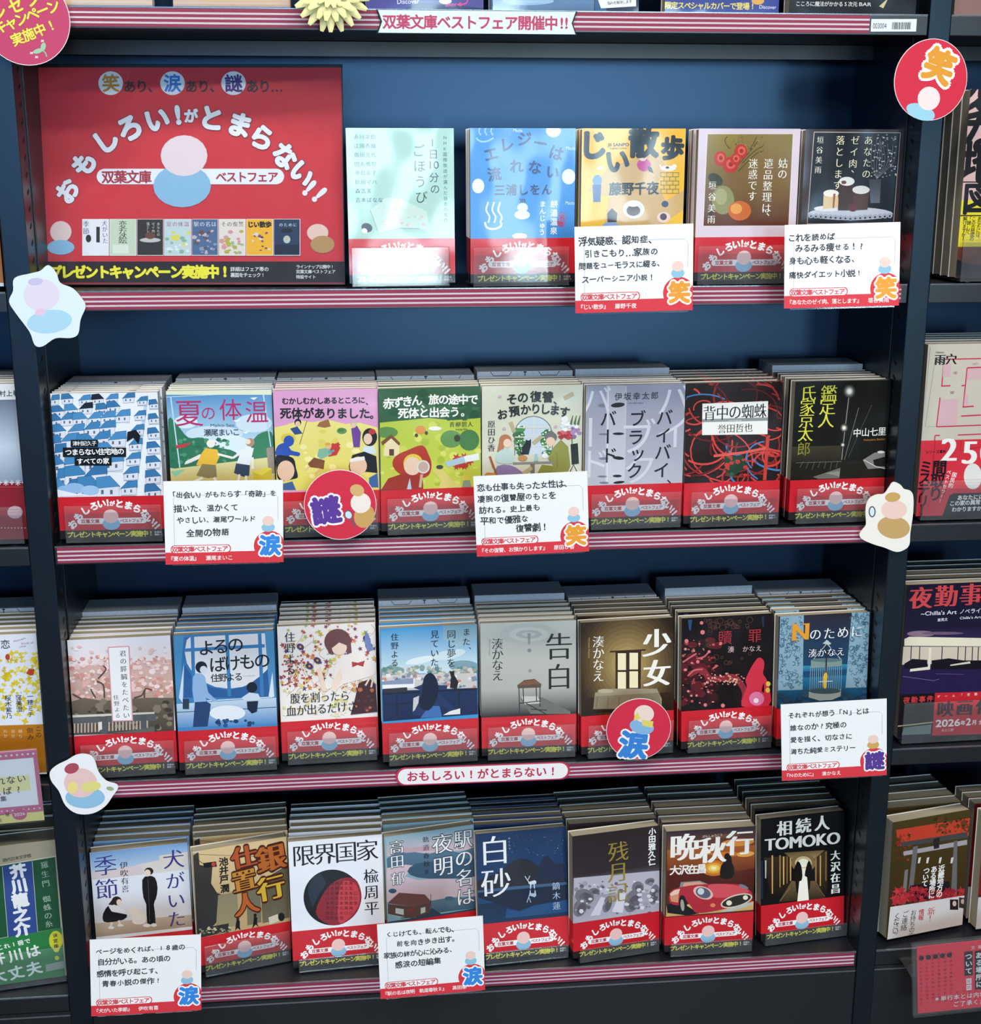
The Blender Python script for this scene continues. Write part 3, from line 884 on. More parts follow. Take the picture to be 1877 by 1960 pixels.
@cover('25')
def _(a, t):
    arc = [(415, 790), (412, 620)] + [(570 - 158 * math.cos(i * math.pi / 12), 620 - 155 * math.sin(i * math.pi / 12)) for i in range(13)] + [(728, 790)]
    a.poly('#c6d2de', arc)
    a.scatter(['#3f7a44', '#4c8a4e', '#386c3c'], 26, 430, 560, 490, 780, 22, 38, 4, 8); a.scatter(['#3f7a44', '#4c8a4e', '#386c3c'], 26, 655, 580, 715, 780, 22, 38, 7, 8)
    a.scatter(['#e8ece0'], 24, 430, 540, 500, 780, 6, 9, 3, 7); a.scatter(['#e8ece0'], 24, 640, 560, 720, 780, 6, 9, 5, 7)
    for p in ([(570, 466), (570, 790)], [(415, 640), (728, 640)], [(413, 715), (728, 715)], [(430, 560), (712, 560)]):
        a.line('#d6d8cc', 9, p)
    a.line('#6a6a60', 6, arc)
    a.poly('#17181c', [(470, 785), (475, 720), (505, 690), (505, 660), (530, 670), (550, 655), (550, 710), (530, 785)]); a.line('#17181c', 9, [(470, 780), (445, 700), (440, 690)])
    a.scatter(['#b8404a', '#cf6a72', '#a4323e'], 26, 785, 580, 900, 650, 14, 24, 3, 7); a.scatter(['#eceef0', '#d8dce4'], 24, 800, 520, 930, 580, 10, 20, 4, 7); a.scatter(['#8a6a9c', '#a488b0'], 12, 890, 560, 960, 640, 12, 22, 4, 7)
    for x in (880, 910, 940):
        a.poly('#55704a', [(x - 8, 530), (x + 18, 455), (x + 22, 460), (x + 12, 540)])
    a.ell('#e6e8ea', 830, 490, 30, 30); a.line('#5a6a44', 8, [(890, 640), (905, 860)]); a.poly('#2a2c2c', [(880, 700), (940, 690), (950, 860), (890, 870)]); a.line('#3a3c3a', 9, [(860, 960), (905, 870), (945, 950)])
    a.ell('#b5774e', 335, 668, 52, 52); a.poly('#b5774e', [(285, 670), (330, 680), (320, 760), (265, 762)]); a.ell('#eccdb8', 352, 690, 34, 36)
    a.poly('#b9cfca', [(270, 770), (360, 730), (410, 800), (390, 860), (265, 850)], smooth=3); a.poly('#8d78a6', [(270, 880), (380, 875), (460, 920), (510, 970), (255, 975)], smooth=2)
    a.line('#b8763a', 20, [(205, 800), (240, 900)]); a.poly('#c78a4a', [(150, 965), (180, 935), (260, 940), (265, 975), (150, 985)]); a.line('#9c5a34', 14, [(205, 800), (265, 960)])
    a.poly('#8e9046', [(740, 720), (800, 660), (860, 720), (878, 880), (850, 950), (590, 965), (640, 870), (740, 880), (690, 820)]); a.ell('#6f7074', 715, 640, 52, 44); a.ell('#e8c6ae', 712, 675, 38, 36); a.line('#72743a', 5, [(770, 900), (765, 760)])
    a.poly('#8c8c88', [(400, 850), (745, 840), (745, 858), (400, 868)]); a.rect('#74746e', 545, 860, 580, 965)
    a.ell('#c08a52', 480, 815, 40, 26); a.poly('#9cc0cc', [(575, 840), (582, 780), (602, 780), (612, 840)]); a.ell('#e8ecec', 665, 795, 26, 22)
    for x, y, r in ((395, 555, 1.2), (600, 665, -.7), (520, 920, -.6), (865, 295, -.5)):
        c, s = math.cos(r), math.sin(r)
        a.poly('#b8a884', [(x + u * c - v * s, y + u * s + v * c) for u, v in ((-45, -16), (45, -16), (45, 16), (-45, 16))])
    for x, y in ((290, 300), (325, 570), (755, 552)):
        a.ell('#c9a8b8', x, y, 16, 12, -.5)
    for ch, x, y in zip('その復讐', (390, 482, 590, 690), (322, 308, 300, 304)):
        t.text('#26231f', ch, x, y, size=96, st='b')
    t.text('#26231f', '、', 775, 330, size=80, st='b')
    for ch, x, y in zip('お預かりします', (310, 410, 505, 590, 668, 748, 830), (448, 422, 408, 402, 404, 412, 428)):
        t.text('#26231f', ch, x, y, size=92, st='b', rot=(570 - x) / 1800)
    t.text('#26231f', '原田ひ香', 220, 530, 218, 728, 66, 'm')
@cover('26')
def _(a, t):
    a.fill('#8e90a4', '#c4c4ce')
    a.poly('#a9abb8', [(1180, 210), (1345, 210), (1330, 1030), (1170, 1030)], '#c9c9d2'); a.line('#d6d8e0', 10, [(1195, 215), (1185, 1030)]); a.line('#bfc1cc', 8, [(1345, 215), (1330, 1030)])
    for x, y, rx, ry, r in ((1275, 372, 58, 20, -.1), (1280, 612, 48, 11, 0), (1280, 815, 48, 14, .1), (1270, 965, 38, 11, 0), (1285, 1018, 48, 11, -.1)):
        a.ell('#1f1c24', x, y, rx, ry, r); a.ell('#77788a', x - 125, y + 4, 40, ry * .8)
    for ch, x, y, z in (('バ', 1750, 330, 300), ('イ', 1740, 600, 300), ('ブ', 1440, 640, 320), ('ク', 1460, 900, 300), ('バ', 1100, 330, 260), ('ー', 1045, 600, 300), ('ド', 1080, 860, 280)):
        t.text('#cdced8', ch, x, y, size=z, rot=(-math.pi / 2 if ch == 'ー' else 0))
    for ch, x, y in (('バ', 1665, 475), ('イ', 1655, 625), ('バ', 1650, 765), ('イ', 1640, 915), ('ブ', 1440, 485), ('ラ', 1425, 640), ('ッ', 1440, 775), ('ク', 1415, 920), ('バ', 1195, 485), ('ド', 1205, 790)):
        t.text('#1c1b22', ch, x, y, size=142, st='s')
    t.text('#1c1b22', 'ー', 1190, 635, size=142, rot=-math.pi / 2, st='s'); t.text('#1c1b22', '、', 1740, 975, size=120)
    t.text('#1f1f28', '伊坂幸太郎', 1280, 302, 1583, 292, 66, 's'); t.word('#33333c', 'KOTARO ISAKA', 1366, 357, 1490, 355, 14)
@cover('27')
def _(a, t):
    rr = random.Random(12)
    for i in range(95):
        x, y, r, a0, da = rr.uniform(60, 840), rr.uniform(220, 960), rr.uniform(60, 330), rr.uniform(0, 6.28), rr.uniform(.8, 2.6) * rr.choice((-1, 1))
        pts = [(x + r * math.cos(a0 + da * k / 9), y + r * .8 * math.sin(a0 + da * k / 9)) for k in range(10)]
        c = rr.choice(['#c23430', '#d6453c', '#a82824', '#8a1e1e', '#cf3d36', '#b92e2b', '#5e1414'])
        if i % 13 == 6:
            c = '#3f7cb8'
        a.line(c, rr.uniform(9, 15), pts)
    a.poly('#1c3a24', [(380, 790), (520, 760), (560, 840), (450, 930), (390, 880)]); a.scatter(['#2f5a34', '#c23430'], 14, 390, 770, 560, 920, 8, 24, 4)
    a.line('#c23a30', 26, [(690, 955), (715, 620)]); a.line('#d8574a', 20, [(300, 770), (520, 745), (700, 710)])
    a.poly('#ecebe6', [(215, 370), (717, 350), (712, 603), (212, 610)]); a.poly('#8f9290', [(214, 488), (714, 474), (714, 500), (213, 512)])
    t.text('#17161a', '背中の蜘蛛', 270, 442, 658, 424, 118, 'm', sx=.86); t.text('#17161a', '誉田哲也', 365, 562, 566, 553, 70, 'm'); t.word('#f0f0ee', 'HONDA', 420, 500, 515, 497, 12)
@cover('28')
def _(a, t):
    a.poly('#3a3424', [(900, 700), (1280, 690), (1270, 820), (890, 830)], '#241f16'); a.poly('#1f1a14', [(880, 815), (1610, 800), (1610, 945), (875, 945)])
    a.poly('#6d6a64', [(1060, 930), (1270, 860), (1262, 940), (1100, 945)]); a.poly('#8c8a84', [(1150, 900), (1265, 885), (1262, 925)])
    for i in range(7):
        a.line('#4c4a44', 6, [(960 + i * 46, 860 + (i % 3) * 8), (985 + i * 44, 812)])
    a.line('#8a8478', 7, [(1338, 290), (1290, 690), (1280, 800)]); a.line('#6c675c', 5, [(1410, 400), (1300, 800)]); a.line('#4a463e', 4, [(1510, 380), (1330, 780)]); a.line('#6c675c', 4, [(930, 822), (1280, 812)])
    for x, y, r in ((1338, 275, 46), (1298, 555, 30), (1288, 685, 18)):
        for k, c in ((1, '#3c3a34'), (.75, '#77746a'), (.5, '#c9c6ba'), (.3, '#f2f0e6')):
            a.ell(c, x, y, r * k, r * k * 1.1)
    a.poly('#7d7b76', [(1440, 800), (1530, 745), (1610, 735), (1610, 860), (1480, 870)]); a.poly('#1c1a18', [(1520, 800), (1610, 775), (1610, 850), (1530, 850)]); a.line('#cfccc4', 6, [(1450, 800), (1540, 850), (1610, 866)]); a.ell('#d8d5cc', 1580, 740, 28, 10)
    t.text('#dcd84a', '鑑定人', 1183, 290, 1160, 492, 132, 'm'); t.text('#dcd84a', '氏家京太', 1026, 290, 1002, 600, 124, 'm'); t.text('#8a8630', '郎', 990, 715, size=110)
    t.text('#e6e4de', '中山七里', 1398, 592, 1588, 581, 66, 's'); t.word('#b5762e', 'Nakayama Shichiri', 1448, 647, 1612, 640, 22)
@cover('31')
def _(a, t):
    a.poly('#e2dfe8', [(190, 500), (1015, 470), (1030, 700), (205, 760)], '#ecdcdc')
    a.poly('#d9b4ac', [(205, 720), (1025, 660), (1035, 980), (225, 1000)], '#b89a8c')
    a.scatter(['#e2b0a8', '#eed0ca', '#d2968c', '#f0dcd8', '#c98a80', '#e9c4be'], 230, 215, 640, 1025, 960, 9, 28, 4, 6)
    a.scatter(['#ecd2ce', '#e4c0ba', '#f0e2e0'], 50, 230, 560, 1000, 720, 8, 26, 9, 6)
    for p in ([(490, 960), (480, 860), (430, 830)], [(240, 930), (320, 970), (400, 980)], [(440, 810), (500, 740), (480, 710)], [(800, 960), (810, 890), (860, 900)], [(420, 960), (380, 890)], [(720, 960), (780, 940), (800, 900)]):
        a.curve('#5a463e', 11, p)
    a.poly('#6f6456', [(225, 990), (330, 960), (480, 985), (640, 970), (820, 960), (1030, 960), (1035, 1225), (245, 1250)], '#4a4238')
    a.scatter(['#5a5044', '#857a68', '#403a32'], 60, 240, 990, 1030, 1200, 14, 36, 5, 6)
    a.poly('#d2cec6', [(232, 1095), (880, 1070), (880, 1084), (232, 1114)]); a.poly('#5b5d62', [(235, 1118), (890, 1090), (890, 1140), (236, 1166)])
    for i in range(22):
        x = 250 + i * 27
        a.poly('#b9a79c', [(x, 1160 - i * 1.1), (x + 13, 1160 - i * 1.1), (x + 13, 1235 - i * 1.6), (x, 1236 - i * 1.6)])
    a.poly('#55575c', [(455, 1110), (510, 1108), (515, 1240), (460, 1242)]); a.poly('#dcd8d2', [(440, 1150), (470, 1145), (472, 1205), (445, 1215)]); a.poly('#55575c', [(770, 1090), (815, 1088), (820, 1200), (775, 1205)])
    a.poly('#5f625f', [(800, 1200), (880, 1180), (880, 1225), (520, 1240)])
    t.poly('#d89aa2', [(515, 562), (684, 554), (714, 1139), (550, 1145)]); t.poly('#f1eff2', [(523, 570), (676, 562), (705, 1132), (557, 1137)])
    t.text('#2b282b', '君の膵臓をたべたい', 633, 612, 661, 1095, 54, 'm'); t.text('#2b282b', '住野よる', 581, 955, 593, 1098, 44, 'm')
@cover('32')
def _(a, t):
    a.fill('#2a6aa6', '#4a8cc4')
    a.ell('#dcdce2', 1460, 600, 345, 290); a.poly('#2c5c98', [(1110, 700), (1180, 800), (1320, 880), (1450, 900), (1600, 870), (1720, 780), (1800, 700), (1800, 960), (1110, 960)])
    for p in ([(1030, 480), (1820, 440)], [(1110, 590), (1740, 555)], [(1175, 480), (1190, 990)], [(1445, 470), (1465, 950)], [(1700, 460), (1720, 950)]):
        a.line('#3a7ab4', 28, p)
    a.poly('#4a8abc', [(1030, 480), (1110, 470), (1090, 700), (1100, 1000), (1050, 1010)]); a.poly('#c9d9e6', [(1070, 960), (1110, 690), (1100, 1000)]); a.poly('#4a8abc', [(1740, 440), (1815, 430), (1830, 960), (1780, 960)]); a.poly('#d5e2ea', [(1770, 950), (1800, 760), (1815, 955)])
    a.poly('#c0d2e4', [(1045, 1010), (1830, 960), (1838, 1165), (1060, 1195)], '#4a88c2'); a.line('#27496f', 6, [(1050, 1075), (1830, 1035)]); a.line('#dfe8ee', 7, [(1290, 985), (1800, 955)])
    a.ell('#dfe6ee', 1450, 1080, 140, 60)
    a.poly('#8fb0d8', [(1180, 800), (1230, 770), (1275, 800), (1300, 920), (1370, 980), (1340, 990), (1280, 960), (1285, 1000), (1190, 1000)], smooth=2); a.poly('#23406c', [(1195, 995), (1285, 990), (1320, 1010), (1295, 1185), (1180, 1190)])
    a.ell('#101c2c', 1245, 722, 46, 46); a.ell('#cfd8e4', 1262, 742, 28, 30)
    a.ell('#101c2c', 1640, 880, 42, 42); a.poly('#c9d6e6', [(1560, 960), (1620, 920), (1690, 930), (1710, 975), (1580, 980)]); a.poly('#14243c', [(1600, 990), (1690, 985), (1680, 1070), (1640, 1085), (1605, 1050)]); a.rect('#2a3a50', 1100, 970, 1150, 1050)
    a.scatter(['#23508c', '#1c3a66'], 18, 1350, 1130, 1650, 1180, 8, 24, 4)
    t.text('#131a22', 'よるの', 1285, 570, 1512, 545, 136, 's'); t.text('#131a22', 'ばけもの', 1372, 700, 1720, 668, 136, 's'); t.text('#131a22', '住野よる', 1352, 806, 1535, 796, 72, 's'); t.word('#8a6a7a', 'Yoru Sumino', 1570, 792, 1665, 786, 12)
@cover('33')
def _(a, t):
    for i in range(26):
        rr = random.Random(i)
        x, y = rr.uniform(80, 900), rr.uniform(430, 1000)
        a.curve('#b98a62', 4, [(x, y), (x + rr.uniform(-60, 60), y + 60), (x + rr.uniform(-120, 120), y + 150)])
    a.scatter(['#c9a83c', '#d8c054', '#a8b054', '#b8443c', '#a83a4a', '#8a3a5a', '#d88a4a', '#5a4a8a', '#e0cf78', '#c2604a'], 190, 80, 420, 915, 1010, 9, 30, 6, 6, 5)
    a.scatter(['#b03a3a', '#c2544a'], 60, 90, 700, 330, 980, 6, 13, 2, 6); a.scatter(['#e6d8b0', '#d9cf84', '#efe8d4'], 50, 100, 960, 700, 1230, 14, 34, 8, 6, 5)
    for x, y in ((250, 630), (400, 750), (330, 800), (830, 560), (850, 620)):
        a.ell('#4a3260', x, y, 34, 26, .5); a.ell('#c9a23a', x, y, 10, 10)
    a.poly('#6e7fb4', [(820, 490), (850, 530), (885, 660), (840, 670), (810, 580)])
    a.poly('#efe2dc', [(560, 780), (640, 700), (760, 690), (850, 760), (910, 860), (760, 920), (620, 960), (560, 1010), (540, 900)], smooth=3)
    a.poly('#f0d8c8', [(545, 900), (600, 820), (620, 900), (560, 1030), (520, 1010)]); a.poly('#ecd2be', [(395, 830), (430, 800), (480, 1020), (440, 1020)])
    a.ell('#6c3d40', 578, 585, 118, 112); a.poly('#6c3d40', [(465, 580), (500, 690), (540, 700), (520, 600)]); a.poly('#6c3d40', [(690, 580), (700, 680), (660, 700), (640, 600)]); a.ell('#efd2bd', 592, 640, 66, 62, -.3); a.poly('#6c3d40', [(500, 580), (660, 560), (655, 618), (590, 592), (530, 640)])
    a.poly('#b02830', [(755, 770), (700, 760), (705, 810), (750, 790), (800, 805), (815, 750)]); a.poly('#45252c', [(760, 950), (860, 910), (910, 960), (925, 1200), (690, 1225), (730, 1080)]); a.line('#e9d0be', 15, [(870, 880), (820, 970)]); a.line('#e9d0be', 15, [(890, 890), (870, 985)])
    a.scatter(['#5e3238', '#b8683c'], 14, 720, 1000, 900, 1190, 10, 26, 3)
    t.text('#201d20', '住野よる', 158, 545, 165, 830, 98, 'm'); t.text('#201d20', '腹を割ったら', 205, 1082, 640, 1058, 100, 'm', sx=.9); t.text('#201d20', '血が出るだけさ', 172, 1192, 705, 1150, 104, 'm', sx=.9)
@cover('34')
def _(a, t):
    a.poly('#3a93cc', [(955, 470), (1800, 415), (1800, 860), (960, 870)], '#d4e6ea')
    a.poly('#6f98b0', [(1500, 440), (1800, 420), (1800, 560), (1620, 640), (1500, 560)], '#a8c4d0')
    a.ell('#dfe9ea', 1300, 750, 130, 30, -.2); a.ell('#cfdfe4', 1550, 700, 150, 40, -.2); a.ell('#7f9fae', 1680, 800, 130, 50)
    a.poly('#7c9a9c', [(960, 830), (1040, 790), (1160, 820), (1160, 880), (960, 890)]); a.scatter(['#5f8a86', '#87a09a', '#b8b2a4', '#d6cfbe', '#a89a8a'], 90, 970, 810, 1790, 890, 10, 28, 4, 6)
    a.poly('#cfcac6', [(965, 880), (1795, 860), (1798, 1020), (968, 1030)]); a.scatter(['#e8e6e4', '#b4b0b4', '#8a90a4', '#c98a7a', '#6a7898'], 70, 970, 880, 1790, 990, 12, 32, 6, 4)
    a.poly('#eef0f2', [(968, 960), (1250, 910), (1250, 990), (970, 1000)]); a.poly('#8a94b0', [(968, 935), (1240, 905), (1240, 955), (968, 965)])
    a.poly('#1b2c58', [(968, 1020), (1800, 990), (1805, 1220), (975, 1285)], '#142048'); a.poly('#2f2e36', [(968, 1000), (1185, 985), (1190, 1035), (970, 1045)])
    a.line('#141c34', 16, [(970, 1045), (1800, 1000)]); a.line('#141c34', 9, [(985, 1140), (1240, 1120)]); a.line('#141c34', 12, [(1095, 1060), (1098, 1260)]); a.line('#141c34', 12, [(1640, 1010), (1640, 1220)])
    a.poly('#c9c6cc', [(1240, 1080), (1290, 1060), (1280, 1160), (1235, 1200)]); a.poly('#e6e2dc', [(1560, 1195), (1650, 1170), (1650, 1220), (1500, 1230)])
    a.poly('#21325e', [(1240, 990), (1320, 960), (1540, 970), (1530, 1010), (1440, 1010), (1510, 1080), (1610, 1180), (1560, 1190), (1460, 1130), (1480, 1240), (1230, 1230), (1290, 1110), (1300, 1010)])
    a.poly('#3f6cae', [(1300, 1255), (1380, 1150), (1470, 1150), (1490, 1245)]); a.poly('#101a36', [(1320, 960), (1340, 890), (1385, 858), (1430, 890), (1460, 980), (1440, 1100), (1370, 1190), (1290, 1150), (1310, 1050)], smooth=3)
    a.poly('#241c24', [(1560, 990), (1570, 900), (1555, 840), (1575, 848), (1595, 838), (1600, 880), (1635, 940), (1620, 1000)]); a.line('#241c24', 12, [(1610, 1000), (1645, 1020), (1640, 1060)])
    t.text('#14181e', 'また', 1705, 500, 1705, 585, 72, 'm'); t.text('#14181e', '、', 1755, 622, size=66, st='m'); t.text('#14181e', '同じ夢を', 1573, 520, 1572, 770, 82, 'm'); t.text('#14181e', '見ていた', 1427, 520, 1425, 765, 78, 'm'); t.text('#14181e', '住野よる', 1076, 545, 1076, 770, 70, 'm')
@cover('35')
def _(a, t):
    a.fill('#bcbdb6', '#b0b0aa', .5, 1); a.fill('#b0b0aa', '#2c2c2c', .30, .5); a.fill('#2c2c2c', '#191919', 0, .30)
    for rx, ry, c in ((250, 95, '#b2b5b0'), (170, 62, '#bec0ba'), (110, 36, '#a6aaa6'), (60, 18, '#b9bbb6')):
        a.ell(c, 545, 510, rx, ry)
    a.poly('#8c908c', [(533, 500), (560, 500), (556, 590), (546, 600), (537, 590)]); a.ell('#85888a', 549, 648, 17, 17); a.ell('#909090', 555, 822, 15, 15)
    a.poly('#6e6e68', [(470, 1060), (660, 1050), (900, 1170), (900, 1190), (560, 1190)]); a.poly('#c4c4be', [(480, 1040), (620, 1040), (650, 1100), (510, 1110)])
    a.poly('#7a543c', [(445, 945), (500, 905), (605, 900), (652, 935)]); a.poly('#5c4a40', [(445, 945), (652, 935), (648, 965), (450, 972)]); a.poly('#6a4836', [(495, 915), (600, 900), (598, 890), (500, 902)])
    for x0, y0, x1, y1 in ((460, 970, 465, 1190), (640, 965, 640, 1130), (495, 970, 500, 1090), (608, 965, 610, 1085), (465, 1100, 640, 1080), (520, 1100, 690, 1190), (560, 1150, 700, 1160)):
        a.line('#2c2e34', 8, [(x0, y0), (x1, y1)])
    t.text('#1a1817', '告', 802, 610, size=250, st='m'); t.text('#1f1613', '白', 802, 870, size=240, st='m'); t.text('#1a1817', '湊かなえ', 277, 590, 276, 862, 104, 'm'); t.word('#8a6a5a', 'Minato Kanae', 210, 556, 210.5, 690, 20)
@cover('36')
def _(a, t):
    for i in range(12):
        k = i / 11
        c0, c1 = lin('#2c1c0e'), lin('#a88e56')
        hx = '#%02x%02x%02x' % tuple(int(p + (q - p) * k) for p, q in zip((44, 28, 14), (168, 142, 86)))
        a.ell(hx, 1385, 760, 480 * (1 - k * .72), 560 * (1 - k * .75), 0, 28)
    a.poly('#33210f', [(990, 1060), (1790, 1000), (1790, 1150), (990, 1190)], '#22160b')
    a.poly('#3a2014', [(1285, 650), (1505, 640), (1500, 985), (1285, 990)]); a.poly('#3a2014', [(1238, 652), (1545, 636), (1545, 650), (1238, 666)])
    for x0, y0, x1, y1 in ((1305, 672, 1375, 815), (1405, 668, 1478, 810), (1305, 832, 1375, 975), (1405, 826, 1478, 968)):
        a.rect('#f1e5bc', x0, y0, x1, y1)
    a.poly('#9a9078', [(1110, 1010), (1250, 975), (1640, 975), (1680, 1060), (1680, 1140), (1095, 1150)]); a.poly('#837a62', [(1110, 1040), (1660, 1010), (1680, 1140), (1095, 1150)]); a.ell('#b3aa90', 1200, 995, 68, 18)
    for i in range(6):
        a.line('#6c644e', 7, [(1130 + i * 95, 1045), (1120 + i * 95, 1140)])
    t.text('#f2efe6', '少', 1640, 580, size=250, st='M'); t.text('#f2efe6', '女', 1640, 840, size=240, st='M'); t.text('#f2efe6', '湊かなえ', 1140, 572, 1138, 866, 106, 'm'); t.word('#c9a86a', 'Minato Kanae', 1060, 540, 1060.5, 714, 20)
@cover('37')
def _(a, t):
    a.scatter(['#3a1014', '#5a1620', '#2a0c10'], 60, 140, 560, 420, 1090, 20, 60, 3, 7)
    for i in range(30):
        rr = random.Random(i + 3)
        x, y, r = rr.uniform(330, 700), rr.choice([rr.uniform(400, 470), rr.uniform(670, 750)]), rr.uniform(10, 26)
        a.line('#5e3a2c', 3.5, [(x + r * math.cos(k * .7), y + r * math.sin(k * .7)) for k in range(10)])
    for i in range(12):
        rr = random.Random(i + 50)
        x, y, r = rr.uniform(330, 400), rr.uniform(420, 740), rr.uniform(10, 24)
        a.line('#4a2e26', 3.5, [(x + r * math.cos(k * .7), y + r * math.sin(k * .7)) for k in range(10)])
    a.scatter(['#c2545c', '#a83a44', '#d88a84', '#8a2430'], 90, 150, 560, 420, 1080, 4, 14, 4, 7)
    a.curve('#8a2a34', 46, [(200, 840), (300, 800), (370, 870), (470, 870), (560, 860), (640, 960), (640, 1080)]); a.scatter(['#e0a08a', '#c96a5c', '#f0c8b0'], 70, 340, 830, 640, 920, 4, 10, 6, 6)
    for p in ([(150, 740), (210, 700), (260, 670)], [(270, 710), (320, 695), (360, 655)], [(190, 850), (240, 805), (310, 795)], [(390, 790), (430, 765)]):
        a.curve('#c9656a', 13, p)
    for x, y, r in ((300, 425, 14), (308, 500, 18), (180, 570, 16), (450, 590, 14), (360, 655, 12), (270, 735, 14), (260, 1005, 10), (330, 1080, 14), (470, 1085, 16)):
        a.ell('#d8797c', x, y, r, r)
    a.poly('#d02f45', [(735, 720), (765, 702), (795, 725), (800, 770), (790, 830), (815, 870), (845, 960), (835, 1085), (620, 1090), (660, 940), (650, 880), (690, 790)], smooth=3); a.ell('#e07aa8', 740, 1030, 60, 55); a.ell('#f2e0e6', 735, 1045, 20, 20)
    a.poly('#140a0c', [(785, 930), (800, 900), (798, 985), (780, 970)]); a.ell('#d6c44a', 832, 912, 18, 20); a.ell('#d6c44a', 828, 962, 18, 20)
    a.poly('#2c4a6a', [(190, 400), (225, 400), (215, 490), (200, 480)]); a.poly('#1c2c44', [(775, 372), (800, 370), (800, 460), (785, 460)])
    t.text('#a8303c', '贖', 487, 542, size=116); t.text('#a8303c', '罪', 725, 527, size=112); t.text('#d8b8bc', '湊', 535, 637, size=54); t.text('#d8b8bc', 'かなえ', 650, 633, 755, 628, 50)
@cover('38')
def _(a, t):
    a.fill('#2a2430', '#134a70', .5, 1); a.fill('#1d6a94', '#0f2a50', .28, .52); a.fill('#16324e', '#1c3a52', 0, .28)
    a.poly('#3a8fa8', [(1110, 770), (1470, 755), (1470, 800), (1110, 815)], '#1d5a8c')
    a.poly('#86a6b8', [(930, 375), (1118, 365), (1108, 960), (912, 965)]); a.poly('#86a6b8', [(1500, 345), (1655, 330), (1630, 940), (1450, 945)])
    rr = random.Random(5)
    for i in range(240):
        if i % 2:
            x, y = rr.uniform(930, 1105), rr.uniform(385, 950)
        else:
            x, y = rr.uniform(1485, 1635), rr.uniform(350, 930)
        r, a0 = rr.uniform(9, 18), rr.uniform(0, 6)
        a.line('#3f6478', 4, [(x + r * math.cos(a0 + k * .8), y + r * math.sin(a0 + k * .8)) for k in range(6)])
    a.scatter(['#24425e', '#2c4e6a', '#1c3650'], 40, 915, 960, 1620, 1080, 16, 40, 3, 7)
    a.poly('#b9c4c4', [(1265, 590), (1300, 560), (1335, 590), (1320, 600)]); a.line('#b9c4c4', 6, [(1300, 590), (1190, 720)]); a.line('#b9c4c4', 6, [(1300, 590), (1410, 715)])
    a.poly('#7f9490', [(1172, 725), (1420, 712), (1420, 770), (1172, 785)]); a.ell('#5a7478', 1295, 722, 124, 16)
    for i in range(16):
        x = 1170 + i * 16.5
        a.line('#9fb8c0', 3.5, [(x, 775), (x - 8, 990)])
    a.poly('#9aa8a8', [(1155, 975), (1412, 955), (1410, 1010), (1340, 1040), (1240, 1045), (1155, 1020)]); a.ell('#3c545c', 1284, 968, 126, 24); a.line('#2a3034', 12, [(1300, 600), (1290, 860)])
    a.poly('#e2b63a', [(1272, 940), (1270, 860), (1285, 822), (1305, 840), (1298, 900), (1292, 945)], smooth=2); a.line('#b9c4c4', 8, [(1235, 895), (1345, 890)])
    t.word('#e39a2c', 'N', 1030, 500, 1150, 496, 175, 'M'); t.line('#e39a2c', 10, [(1018, 562), (1075, 560)]); t.line('#e39a2c', 10, [(1030, 440), (1070, 438)]); t.line('#e39a2c', 10, [(1105, 436), (1162, 433)])
    t.text('#eeeef0', 'のために', 1208, 516, 1538, 492, 100, 'm'); t.text('#eeeef0', '湊かなえ', 1186, 666, 1408, 654, 72, 'm', oc='#1c2c44', ow=.05)
@cover('41')
def _(a, t):
    a.poly('#7aa6d6', [(140, 460), (975, 365), (985, 560), (160, 640)], '#bccbe0'); a.poly('#d8cfc8', [(540, 560), (735, 520), (735, 480), (980, 450), (985, 610), (560, 650)], '#dcd6d4')
    a.poly('#d9c9cc', [(155, 620), (590, 560), (600, 640), (165, 700)]); a.poly('#e4e6ee', [(165, 690), (990, 600), (1020, 1010), (185, 1080)], '#dcdde6'); a.poly('#c9b8a4', [(185, 1060), (1022, 985), (1030, 1085), (190, 1180)], '#a8927c')
    a.poly('#17171c', [(590, 690), (640, 655), (700, 670), (722, 760), (708, 850), (690, 900), (705, 1060), (635, 1065), (625, 900), (600, 840)], smooth=2); a.ell('#2a2422', 648, 615, 38, 32); a.ell('#ecd6c8', 636, 630, 26, 30); a.line('#54545c', 4, [(640, 680), (655, 1050)])
    a.ell('#e9e8ea', 630, 1078, 34, 15); a.ell('#e9e8ea', 690, 1075, 26, 15)
    a.ell('#2a221e', 372, 868, 42, 38); a.poly('#2a221e', [(340, 850), (300, 900), (340, 905), (370, 880)]); a.ell('#ecd6c8', 392, 880, 22, 26); a.poly('#e8e8ee', [(320, 905), (360, 910), (460, 960), (400, 985), (310, 950)]); a.poly('#17171c', [(300, 910), (330, 960), (460, 985), (430, 1030), (330, 1050), (260, 1045), (255, 980)], smooth=2)
    a.line('#ecd6c8', 20, [(330, 1050), (320, 1095)]); a.line('#ecd6c8', 20, [(390, 1035), (400, 1075)]); a.ell('#e8e8ec', 325, 1098, 26, 12); a.ell('#e8e8ec', 405, 1078, 26, 10)
    a.poly('#eae4de', [(470, 940), (510, 918), (560, 940), (610, 990), (620, 1050), (560, 1070), (510, 1055), (500, 990), (470, 975)], smooth=3)
    for ch, x, y, z in (('犬', 858, 510, 190), ('が', 872, 695, 170), ('い', 880, 862, 165), ('た', 886, 1022, 165)):
        t.text('#3c3c82', ch, x, y, size=z, st='m')
    t.text('#3c3c82', '季', 275, 565, size=205, st='m'); t.text('#3c3c82', '節', 287, 765, size=205, st='m'); t.text('#23242c', '伊吹有喜', 432, 562, 446, 765, 72, 'm')
